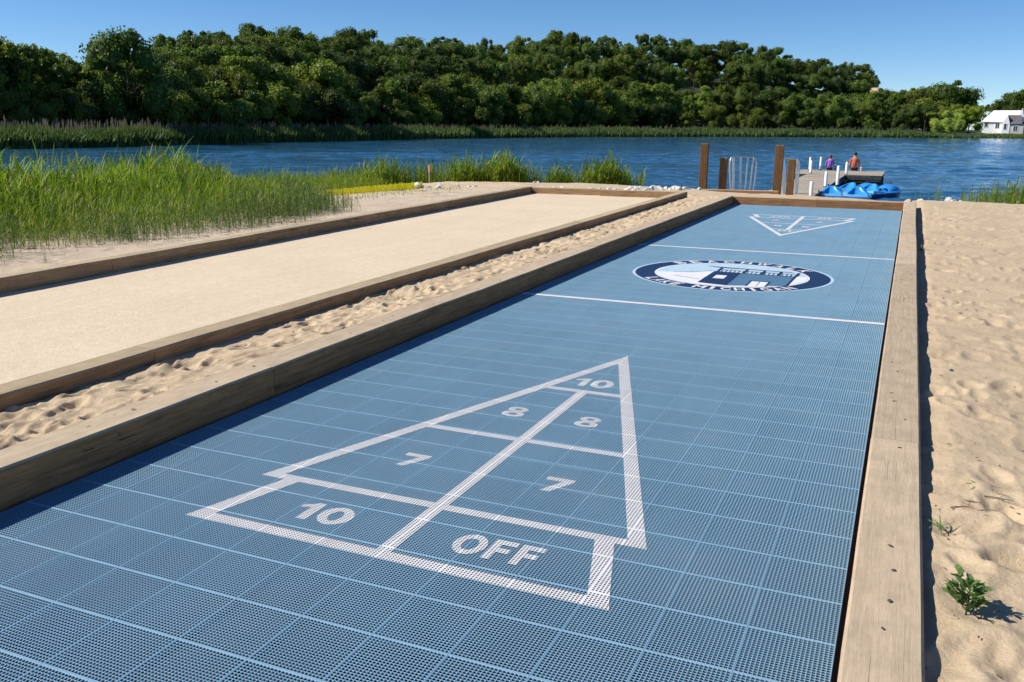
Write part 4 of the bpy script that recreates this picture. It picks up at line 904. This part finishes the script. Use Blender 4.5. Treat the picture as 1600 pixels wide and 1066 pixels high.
# people ----------------------------------------------------------------
def seated(label, loc, rz, shirt, legs_col, hair_col, scale, lean, long_hair):
    e = empty('person', loc, rz); e.scale = (scale,)*3; tag(e, label, 'person')
    me = bpy.data.meshes.new('body'); J = []; E_ = []; Rr = []
    def j(p, r, par=None):
        J.append(p); Rr.append(r)
        if par is not None: E_.append((par, len(J)-1))
        return len(J)-1
    pel = j((0, 0.0, 0.11), 0.145); wa = j((0, -0.03-lean*0.2, 0.28), 0.125, pel); ch = j((0, -0.01-lean*0.1, 0.46), 0.14, wa); nk0 = j((0, 0.02, 0.58), 0.085, ch)
    nk = j((0, 0.035, 0.635), 0.052, nk0); hd0 = j((0, 0.045, 0.70), 0.078, nk); hd1 = j((0, 0.055, 0.78), 0.088, hd0); hd2 = j((0, 0.05, 0.845), 0.062, hd1)
    for s in (-1, 1):
        sh = j((s*0.165, 0.015, 0.535), 0.062, nk0); el = j((s*0.235, 0.03, 0.27), 0.042, sh); wr = j((s*0.17, 0.20, 0.20), 0.027, el); pm = j((s*0.135, 0.27, 0.205), 0.03, wr)
        for f in range(4):
            bx_ = s*(0.155-0.018*f); a = j((bx_, 0.315, 0.205-0.002*f), 0.0095, pm); b = j((bx_-s*0.004, 0.345+0.008*(f in (1, 2)), 0.19), 0.0085, a); j((bx_-s*0.006, 0.355, 0.165), 0.0075, b)
        a = j((s*0.095, 0.285, 0.215), 0.011, pm); j((s*0.08, 0.315, 0.205), 0.009, a)
        hp_ = j((s*0.085, 0.06, 0.10), 0.095, pel); kn = j((s*0.11, 0.47, 0.10), 0.062, hp_); an = j((s*0.11, 0.50, -0.28), 0.042, kn); hl = j((s*0.11, 0.52, -0.33), 0.042, an); j((s*0.12, 0.66, -0.35), 0.03, hl)
    me.from_pydata(J, E_, []); ob = bpy.data.objects.new('body_tmp', me); C.objects.link(ob)
    ob.modifiers.new('s', 'SKIN'); ob.modifiers.new('d', 'SUBSURF').levels = 1
    for i, v in enumerate(me.skin_vertices[0].data): v.radius = (Rr[i], Rr[i]*(0.8 if i < 4 else 1)); v.use_root = (i == 0)
    dg = bpy.context.evaluated_depsgraph_get(); dg.update(); bme = bpy.data.meshes.new_from_object(ob.evaluated_get(dg)); bpy.data.objects.remove(ob); bme.name = 'body'
    bme.materials.clear()
    for m in (simple('skin_mat', (0.50, 0.30, 0.21), 0.6, 0.08), shirt, legs_col): bme.materials.append(m)
    for p in bme.polygons:
        p.use_smooth = True; c = p.center
        if c.z > 0.60: k = 0
        elif c.z < 0.19 and (abs(c.x) < 0.2 and c.y < 0.50 and c.z < 0.185): k = 2
        elif c.z < 0.12: k = 2 if c.z > -0.25 else 0
        elif c.y > 0.12: k = 0
        elif abs(c.x) > 0.2 and c.z < 0.33: k = 0
        else: k = 1
        p.material_index = k
    link('body', bme, None, e)
    bm = bmesh.new(); bmesh.ops.create_uvsphere(bm, u_segments=16, v_segments=12, radius=1)
    for v in bm.verts:
        c = v.co.copy(); v.co = Vector((c.x*0.094, 0.042+c.y*0.105, 0.80+c.z*(0.085 if c.z > 0 else (0.15 if long_hair else 0.09)*(1 if c.y < 0.2 else 0.25))))
        if c.y > 0.45 and c.z < 0.35: v.co.y = 0.06+0.02*c.y
        v.co += Vector([rnd.uniform(-0.003, 0.003) for _ in range(3)])
    link('hair', bm_mesh('hair', bm, True), simple('hair_mat', hair_col, 0.6, 0.3, 40), e)
    bm = bmesh.new(); add_tube(bm, [(0, 0.125, 0.79), (0, 0.148, 0.762), (0, 0.13, 0.752)], [0.008, 0.014, 0.008], 6); link('nose', bm_mesh('nose', bm, True), bme.materials[0], e)
    for s in (-1, 1):
        bm = bmesh.new(); bmesh.ops.create_uvsphere(bm, u_segments=8, v_segments=6, radius=1)
        for v in bm.verts: v.co = Vector((s*0.09+v.co.x*0.010, 0.045+v.co.y*0.018, 0.775+v.co.z*0.03))
        link('ear', bm_mesh('ear', bm, True), bme.materials[0], e)
        bm = bmesh.new(); bmesh.ops.create_uvsphere(bm, u_segments=8, v_segments=6, radius=0.011)
        for v in bm.verts: v.co += Vector((s*0.033, 0.128, 0.79))
        link('eye', bm_mesh('eye', bm, True), M_black, e)
    bm = bmesh.new(); add_box(bm, -0.025, 0.025, 0.128, 0.137, 0.722, 0.732); link('mouth', bm_mesh('mouth', bm), simple('lip_mat', (0.42, 0.16, 0.14), 0.5), e)
    return e
cp = pixz(1294.5, 267, ZD); seated('person in a purple top with reddish hair sitting on the dock end', (cp[0], 42.15, ZD+0.0), 0.08, simple('purple_cloth_mat', (0.26, 0.10, 0.46), 0.85, 0.3, 9), simple('dark_trouser_mat', (0.02, 0.018, 0.025), 0.9), (0.12, 0.035, 0.02), 0.80, 0.3, True)
cp = pixz(1333, 268, ZD); seated('person in a rust red shirt with dark hair sitting on the dock end', (cp[0], 42.15, ZD+0.0), 0.03, simple('rust_cloth_mat', (0.46, 0.12, 0.055), 0.85, 0.2, 9), simple('dark_shorts_mat', (0.025, 0.022, 0.03), 0.9), (0.02, 0.013, 0.01), 0.96, 0.2, False)
def lathe(name, prof, mat, parent=None, n=14):
    bm = bmesh.new(); loft(bm, [[(r*math.cos(2*math.pi*k/n), r*math.sin(2*math.pi*k/n), z) for k in range(n)] for r, z in prof]); return link(name, bm_mesh(name, bm, True, 0.7), mat, parent)
cp = pixz(1303.5, 267, ZD); bt = empty('bottle', (cp[0]+0.02, 41.9, ZD)); tag(bt, 'small dark bottle standing on the dock between the two people', 'bottle')
lathe('bottle_body', [(0.034, 0), (0.036, 0.02), (0.036, 0.16), (0.014, 0.21), (0.014, 0.25)], M_black, bt); lathe('bottle_cap', [(0.017, 0.251), (0.017, 0.275)], M_pvc, bt)
cp = pixz(1345, 268, ZD); cu = empty('drink_cup', (cp[0], 41.95, ZD)); tag(cu, 'small pink and white cup right of the rust red shirt', 'cup')
lathe('cup_body', [(0.035, 0), (0.048, 0.16)], simple('pink_cup_mat', (0.75, 0.42, 0.42), 0.5), cu); lathe('cup_lid', [(0.051, 0.161), (0.051, 0.18), (0.04, 0.19)], M_pvc, cu)

# rocks -----------------------------------------------------------------
def rock_mesh(seed):
    g = random.Random(seed); bm = bmesh.new(); bmesh.ops.create_icosphere(bm, subdivisions=3, radius=1)
    pl = [(Vector((g.gauss(0, 1), g.gauss(0, 1), g.gauss(0, 1))).normalized(), g.uniform(0.55, 0.85)) for _ in range(11)]
    for v in bm.verts:
        for n_, d_ in pl:
            k = v.co.dot(n_)
            if k > d_: v.co -= n_*(k-d_)
        v.co *= 1+0.05*g.random()
        v.co.z *= 0.75
    me = bm_mesh('rock', bm); me.materials.append(M_rock); return me
RM = [rock_mesh(i) for i in range(6)]
def hit(px, py):
    v = _d + R2*(px-800)/F_PX - U2*(py-533)/F_PX; v = v/math.hypot(v[0], v[1]); Dd = np.linspace(6, 45, 1500)
    q = CAM[None]+v[None]*Dd[:, None]; i = int(np.argmax(macro(q[:, 0], q[:, 1]) >= q[:, 2])); return q[i]
def rock(x, y, s, label, group='white rocks along the shore', zoff=0.2):
    z = float(macro(np.array([[x]]), np.array([[y]]))[0, 0]); o = link('shore_rock', rnd.choice(RM), None, None, (x, y, z+s*zoff), (rnd.uniform(-0.3, 0.3), rnd.uniform(-0.3, 0.3), rnd.uniform(0, 6)))
    o.scale = (s*rnd.uniform(0.9, 1.3), s*rnd.uniform(0.8, 1.1), s*rnd.uniform(0.8, 1.1)); tag(o, label, 'rock', group)
p = hit(654, 295); rock(p[0], p[1], 0.145, 'largest white rock, beside the pink-topped stake', zoff=0.45)
for px, py in ((640, 292), (668, 292), (684, 293), (715, 290), (722, 290), (733, 291), (742, 291), (688, 289)):
    p = hit(px, py+2); rock(p[0], p[1], rnd.uniform(0.04, 0.085), 'small white rock between the stake and the reeds', 'white rocks near the stake')
for px, py in ((482, 305), (494, 305), (530, 302), (538, 301), (470, 309), (560, 300)):
    p = pixz(px, py, -0.25); rock(p[0], p[1], rnd.uniform(0.05, 0.10), 'white rock beside the yellow ground cover', 'white rocks by the yellow cover')
px = 835
while px < 1095:
    p = hit(px, 296.5+rnd.uniform(-1.2, 1.5)); p = p if p[1] > 17.2 else pixz(px, 296, -0.2); rock(p[0], p[1], rnd.uniform(0.035, 0.085)*(1.3 if px > 975 else 1), 'white rock in the row along the water beyond the sandy court', 'white rocks at the waterline'); px += rnd.uniform(4, 16) if px < 975 else rnd.uniform(3, 7)
for px, py, s in ((1437, 321, 0.08), (1481, 322, 0.14), (1500, 324, 0.07), (1447, 321, 0.05), (1489, 323, 0.08)):
    p = pixz(px, py, -0.33); rock(p[0], p[1], s, 'white rock at the waterline right of the blue court', 'white rocks right of the court', 0.35)
# stake
p = pixz(671, 292, -0.42); st = empty('survey_stake', (p[0], p[1], float(macro(np.array([[p[0]]]), np.array([[p[1]]]))[0, 0]))); tag(st, 'thin wooden survey stake with a pink top by the reeds', 'stake')
box('stake_body', (-0.022, 0.022, -0.012, 0.012, -0.1, 0.33), M_dry, st); box('stake_top', (-0.026, 0.026, -0.016, 0.016, 0.335, 0.60), simple('pink_paint_mat', (0.72, 0.22, 0.24), 0.7), st, 0.004)

# ------------------------------------------------------------------ near reeds and small plants
def reed_variant(g, nleaf, h, wid, droop):
    """one reed: stem and arching leaves; returns verts (n,3), quads, rnd"""
    V = []; F_ = []; A = []
    def ribbon(p0, d, L, w, up, dr, a):
        side = np.array([-d[1], d[0], 0]); i0 = len(V); n = 4
        for k in range(n+1):
            t_ = k/n; p = p0+np.array([d[0], d[1], 0])*L*(t_*math.cos(up))*(1+0.2*t_)+np.array([0, 0, 1])*L*(t_*math.sin(up)-dr*t_*t_)
            ww = w*(0.55+0.9*t_)*(1-t_)**0.75 if t_ > 0 else w*0.5
            V.append(p-side*ww); V.append(p+side*ww); A.extend([a, a])
        for k in range(n): b = i0+2*k; F_.append((b, b+1, b+3, b+2))
    a = g.uniform(0, 6.28); ln = g.normal(0, 0.06, 2)
    i0 = len(V); sw = 0.0045
    for k in range(4):
        t_ = k/3; c = np.array([ln[0]*t_*t_*h, ln[1]*t_*t_*h, h*0.92*t_]); V.append(c+[-sw, 0, 0]); V.append(c+[sw, 0, 0]); A.extend([0.35, 0.35])
    for k in range(3): b = i0+2*k; F_.append((b, b+1, b+3, b+2))
    for k in range(nleaf):
        t_ = (k+0.6)/nleaf; c = np.array([ln[0]*t_*t_*h, ln[1]*t_*t_*h, h*0.9*t_*0.96]); an = a+(k % 2)*math.pi+g.normal(0, 0.6)
        ribbon(c, (math.cos(an), math.sin(an)), h*g.uniform(0.26, 0.42), wid*g.uniform(0.7, 1.2), g.uniform(0.85, 1.35), droop*g.uniform(0.2, 1.0), g.uniform(0.15, 0.98))
    return np.array(V), np.array(F_), np.array(A)
def scatter(name, variants, P, S, mat, label, cat, kind='stuff', arand=0.25):
    VV = []; FF = []; AA = []; off = 0; idx = rng.integers(0, len(variants), len(P)); th = rng.uniform(0, 6.28, len(P)); dA = rng.normal(0, arand, len(P))
    for k, (Vv, Ff, Aa) in enumerate(variants):
        sel = np.where(idx == k)[0]
        if len(sel) == 0: continue
        c, s = np.cos(th[sel])[:, None], np.sin(th[sel])[:, None]; sc_ = S[sel][:, None]
        x = (Vv[None, :, 0]*c-Vv[None, :, 1]*s)*sc_+P[sel, 0][:, None]; y = (Vv[None, :, 0]*s+Vv[None, :, 1]*c)*sc_+P[sel, 1][:, None]; z = Vv[None, :, 2]*sc_+P[sel, 2][:, None]
        VV.append(np.stack([x, y, z], -1).reshape(-1, 3)); FF.append((Ff[None]+(np.arange(len(sel))*len(Vv))[:, None, None]+off).reshape(-1, 4)); off += len(sel)*len(Vv)
        AA.append(np.clip(Aa[None]*0.8+0.1+dA[sel][:, None], 0, 1).ravel())
    me = np_mesh(name, np.concatenate(VV), np.concatenate(FF), False, np.concatenate(AA)); o = link(name, me, mat); tag(o, label, cat, kind=kind); return o
g = np.random.default_rng(5)
RV = [reed_variant(g, int(g.integers(6, 10)), g.uniform(0.85, 1.15), 0.0125, 0.35) for _ in range(16)]
CV = [reed_variant(g, int(g.integers(5, 9)), g.uniform(0.6, 1.25), 0.024, 0.3) for _ in range(14)]
GV = [reed_variant(g, int(g.integers(5, 8)), g.uniform(0.5, 0.9), 0.010, 0.5) for _ in range(8)]
def frontX(Y): return np.interp(Y, [-2, 2, 4.6, 7.5, 10, 12.2, 13.6, 15, 18, 22, 25], [-9.9, -9.6, -9.3, -8.75, -9.1, -10.7, -12.2, -13.6, -14.4, -14.9, -15.0])
n = 30000; X = rng.uniform(-20, -8.2, n); Y = rng.uniform(-1.5, 25, n); inside = frontX(Y)-X+0.7*(vnoise(X*1.3, Y*1.3)-0.5)
keep = (inside > 0) & (ramp_d(X, Y) > -2.6) & (rng.random(n) < 0.30+0.75*np.clip(inside/0.5, 0, 1)*(0.45+0.9*vnoise(X*0.8+7, Y*0.8)))
X, Y, inside = X[keep], Y[keep], inside[keep]; Zr = macro(X, Y)
S = (0.30+0.56*np.clip(inside/3.0, 0, 1))*(0.74+0.52*vnoise(X*0.55, Y*0.55+2))*rng.uniform(0.75, 1.2, len(X))*np.interp(Y, [0, 8, 14, 24], [1.12, 1.12, 0.98, 0.85])
scatter('reed_bed', RV, np.stack([X, Y, Zr-0.02], -1), S, M_reed, 'bright green young reeds filling the left shore', 'reeds')
# lower, bluer grass arching out along the front of the reed bed
n = 5200; Y = rng.uniform(-1.5, 15.5, n); X = frontX(Y)+rng.normal(0.05, 0.42, n)+0.5*(vnoise(Y*1.7, Y*0+3)-0.5); kp = (X < bocce_left(Y)-0.45) & (rng.random(n) < 0.25+1.3*vnoise(X*1.1+30, Y*1.1)**1.5); X, Y = X[kp], Y[kp]
AV = [reed_variant(g, int(g.integers(6, 10)), g.uniform(0.5, 1.0), 0.013, 0.75) for _ in range(10)]
scatter('marram_grass', AV, np.stack([X, Y, macro(X, Y)-0.015], -1), rng.uniform(0.22, 0.58, len(X))*np.clip(1.1-0.5*(X-frontX(Y)), 0.4, 1.2), M_marram, 'blue green arching grass along the front of the reed bed', 'grass')
# reed clumps at the water beyond the sandy court
cl = [(545, 645, 150, 0.85), (685, 765, 130, 0.95), (740, 835, 210, 1.05), (840, 910, 120, 0.8), (905, 996, 260, 1.0), (625, 710, 80, 0.75)]
for i, (x0, x1, n, hs) in enumerate(cl):
    n *= 3; px = x0+(x1-x0)*np.clip(rng.normal(0.5, 0.27, n), -0.1, 1.1); Dd = np.interp(px, [560, 700, 850, 1000], [29.8, 30.6, 31.0, 31.4])+rng.uniform(-0.7, 1.0, n)
    P = np.array([pix(a, 230, d) for a, d in zip(px, Dd)]); P[:, 2] = np.maximum(macro(P[:, 0], P[:, 1]), WZ-0.15)
    lbl = ['sparse green reeds left of the pink-topped stake', 'green reed clump just right of the stake', 'tall green reed clump behind the far left corner of the sandy court', 'low green reed tuft between two taller clumps at the water', 'dense green reed clump at the water behind the sandy court end', 'thin scattered reeds around the stake'][i]
    scatter('reed_clump', CV, P, 1.12*hs*rng.uniform(0.6, 1.1, n)*(1.05-0.25*np.abs((px-x0)/(x1-x0)*2-1)), M_reed, lbl, 'reeds')
# right shore grass
n = 520; px = 1500+180*rng.random(n)**0.8; P = np.array([pixz(a, 322+(a-1500)*0.085+b, -0.36) for a, b in zip(px, rng.uniform(-5, 4, n))]); P[:, 2] = macro(P[:, 0], P[:, 1])
scatter('shore_grass', CV, P, 0.52*rng.uniform(0.6, 1.15, n)*np.interp(px, [1500, 1560, 1600], [0.7, 0.9, 1.05]), M_reed, 'green grass at the waterline right of the blue court', 'grass')
for px, s, n, lb in ((1462, 0.5, 26, 'spindly weed at the waterline just right of the timber corner'), (1433, 0.32, 12, 'small thin weed behind the right timber corner')):
    P = np.array([pixz(px+a, 323+b, -0.34) for a, b in zip(rng.normal(0, 5, n), rng.uniform(-3, 1, n))]); P[:, 2] = macro(P[:, 0], P[:, 1]); scatter('shore_weed', GV, P, s*rng.uniform(0.6, 1.1, n), M_reed, lb, 'weed')
# yellow ground cover
n = 8000; px = rng.uniform(468, 660, n); py = 304-0.03*(px-480)+rng.normal(0, 3.6, n)*np.interp(px, [468, 510, 600, 660], [0.6, 1.2, 1.0, 0.5]); P = np.array([pixz(a, b, -0.22) for a, b in zip(px, py)]); P[:, 2] = macro(P[:, 0], P[:, 1])
TV = [reed_variant(g, 5, 0.10, 0.010, 0.7) for _ in range(6)]
scatter('ground_cover', TV, P, rng.uniform(0.6, 1.3, n), M_cover, 'yellow green ground cover patch on the sand by the reeds', 'ground cover')
n = 700; px = rng.uniform(440, 720, n); py = 320-0.085*(px-440)+rng.normal(0, 5, n); P = np.array([pixz(a, b, -0.05) for a, b in zip(px, py)]); P[:, 2] = macro(P[:, 0], P[:, 1]); kp = P[:, 0] < bocce_left(P[:, 1])-0.3
scatter('sparse_grass', TV, P[kp], rng.uniform(0.25, 0.7, kp.sum()), M_reed, 'sparse low green grass on the sand left of the sandy court', 'grass')
# sprigs on the left sand
for i, (px, py, s, lb) in enumerate([(22, 405, 0.34, 'dark grass sprig at the left picture edge on the sand'), (72, 415, 0.2, 'single bent grass sprig on the sand by the left border'), (225, 383, 0.2, 'small green grass sprig in front of the reed bed'), (310, 372, 0.18, 'tiny grass sprig on the sand halfway along the reeds'), (340, 350, 0.18, 'short grass sprig beside the reed edge')]):
    P = np.array([pixz(px+a, py+b, 0.05) for a, b in zip(rng.normal(0, 1.2, 7), rng.normal(0, 0.6, 7))]); P[:, 2] = macro(P[:, 0], P[:, 1]); scatter('grass_sprig', GV, P, s*rng.uniform(0.6, 1.2, 7), M_weed, lb, 'grass', None)
# weeds on the right sand
def ground(x, y): return float(macro(np.array([[x]]), np.array([[y]]))[0, 0])
def leafy_weed(x, y, label):
    z = ground(x, y)-0.012; e = empty('leafy_weed', (x, y, z)); e.scale = (0.86, 0.86, 0.80); tag(e, label, 'weed')
    g = random.Random(3); bm = bmesh.new(); add_tube(bm, [(0, 0, -0.02), (0.004, 0, 0.06), (0, 0.004, 0.115)], [0.004, 0.003, 0.0015], 6)
    br = []
    for k in range(15):
        a = k*2.4; l = g.uniform(0.04, 0.075); z0 = 0.008+0.0055*k; tip = Vector((l*math.cos(a), l*math.sin(a), z0+0.045)); add_tube(bm, [(0, 0, z0), tip*0.55+Vector((0, 0, z0*0.3)), tip], [0.0025, 0.002, 0.001], 5); br.append((Vector((0, 0, z0)), tip, a))
    link('stem', bm_mesh('stem', bm, True), M_weed, e)
    # one lobed leaf, shared
    P = [(0, 0), (0.10, 0.10), (0.2, 0.13), (0.24, 0.26), (0.36, 0.20), (0.46, 0.34), (0.56, 0.24), (0.68, 0.28), (0.76, 0.15), (1.0, 0.0)]
    V = []; 
    for (u, v_) in P: V += [(u, -v_, 0.10*v_+0.12*math.sin(u*2.2)), (u, 0, 0.12*math.sin(u*2.2)-0.02), (u, v_, 0.10*v_+0.12*math.sin(u*2.2))]
    F_ = []
    for k in range(len(P)-1): a = 3*k; F_ += [(a, a+1, a+4, a+3), (a+1, a+2, a+5, a+4)]
    lm = np_mesh('leaf', V, F_, True, np.full(len(V), 0.5)); lm.materials.append(M_weed)
    for z0, tip, a in br:
        for j in range(9):
            f = g.uniform(0.2, 1.0); p = z0.lerp(tip, f)+Vector((0, 0, 0.004)); l = link('leaf', lm, None, e, p, (g.uniform(-0.5, 0.5), -g.uniform(0.0, 1.0), a+g.uniform(-1.1, 1.1))); s = g.uniform(0.022, 0.042); l.scale = (s, s, s)
    for j in range(12):
        a = g.uniform(0, 6.28); l = link('leaf', lm, None, e, (0, 0, 0.10+0.02*g.random()), (0, -g.uniform(0.6, 1.4), a)); s = g.uniform(0.025, 0.04); l.scale = (s, s, s)
    return e
leafy_weed(0.335, 0.13, 'bushy green leafy weed on the sand beside the right border')
def sprig(x, y, n, L, label, spread=0.9):
    g = random.Random(int(x*1000)); V = []; F_ = []
    for k in range(n):
        a = g.uniform(0, 6.28); l = L*g.uniform(0.6, 1.1); up = g.uniform(0.3, 1.3)*(1-spread*0.3); i0 = len(V); w_ = 0.0028
        for q in range(6):
            t_ = q/5; r = l*t_*math.cos(up); zz = l*(t_*math.sin(up)-0.45*t_*t_*spread); ww = w_*(1-t_)**0.6+0.0003
            V += [(r*math.cos(a)-ww*math.sin(a), r*math.sin(a)+ww*math.cos(a), max(zz, 0.004)), (r*math.cos(a)+ww*math.sin(a), r*math.sin(a)-ww*math.cos(a), max(zz, 0.004)+0.001)]
        for q in range(5): b = i0+2*q; F_.append((b, b+1, b+3, b+2))
    me = np_mesh('grass_sprig', V, F_, False, np.full(len(V), 0.5)); o = link('grass_sprig', me, M_weed, None, (x, y, ground(x, y)-0.006)); tag(o, label, 'grass')
sprig(0.437, 1.20, 13, 0.11, 'upright green grass sprig on the right sand beyond the twigs')
sprig(0.283, 0.73, 10, 0.09, 'flattened grey green grass sprig against the right border', 1.2)
sprig(0.283, 9.2, 16, 0.16, 'small green tuft against the far part of the right border')
sprig(1.38, 10.0, 7, 0.12, 'tiny dry grass sprig far out on the right sand')
def twig(x, y, L, rz, r, label, mat=None):
    pts = [Vector((L*(t_-0.5), 0.04*L*math.sin(t_*5), 0.006+0.006*t_)) for t_ in (0, 0.25, 0.5, 0.75, 1)]; bm = bmesh.new(); add_tube(bm, pts, [r, r*1.1, r, r*0.8, r*0.4], 6); add_tube(bm, [pts[2], pts[2]+Vector((0.12*L, 0.1*L, 0.01))], [r*0.7, r*0.3], 5)
    o = link('twig', bm_mesh('twig', bm, True), mat or M_twig, None, (x, y, ground(x, y)-0.003), (0, 0, rz)); tag(o, label, 'twig', 'twigs on the right sand')
M_twig = simple('twig_mat', (0.13, 0.085, 0.055), 0.9, 0.3, 30)
twig(0.372, 0.955, 0.085, -0.9, 0.004, 'thick tan twig lying on the right sand', M_dry)
for k, (x, y, L, rz) in enumerate([(0.40, 0.90, 0.10, -0.5), (0.355, 0.93, 0.07, 0.35), (0.385, 1.0, 0.09, 0.1), (0.43, 0.93, 0.05, 0.4), (0.46, 1.13, 0.12, -0.25), (0.49, 1.08, 0.10, -0.2)]): twig(x, y, L, rz, 0.0018, 'thin dark twig in the litter near the grass sprig')
tag(link('debris_chip', RM[1], None, None, (0.40, 3.15, ground(0.40, 3.15)+0.004)), 'small teal plastic chip lying on the right sand', 'debris').scale = (0.013, 0.011, 0.009)
dm = RM[1].copy(); dm.materials.clear(); dm.materials.append(simple('teal_chip_mat', (0.02, 0.14, 0.16), 0.5)); bpy.data.objects['debris_chip'].data = dm
# scattered bark bits and pebbles on the sand
Vp = []; Fp = []
for k in range(620):
    if k < 420: y = -0.6+11*rnd.random()**1.6; x = 0.26+(0.5+0.4*(y+1.5))*rnd.random()
    else: y = -0.4+13*rnd.random(); x = rnd.uniform(-4.0, -3.3)
    z = ground(x, y)+0.004; s = rnd.uniform(0.0025, 0.007)*(1+0.10*max(0, y)); a = rnd.uniform(0, 3.14); i0 = len(Vp); e_ = rnd.uniform(1, 2.6)
    for dx, dy, dz in ((-e_, 0, 0), (0, -0.6, 0), (e_, 0, 0), (0, 0.6, 0), (0, 0, 0.8)): Vp.append((x+s*(dx*math.cos(a)-dy*math.sin(a)), y+s*(dx*math.sin(a)+dy*math.cos(a)), z+s*dz))
    Fp += [(i0, i0+1, i0+4), (i0+1, i0+2, i0+4), (i0+2, i0+3, i0+4), (i0+3, i0, i0+4)]
tag(link('sand_litter', np_mesh('sand_litter', Vp, Fp), M_twig), 'tiny dark bark bits scattered over the sand', 'litter', kind='stuff')
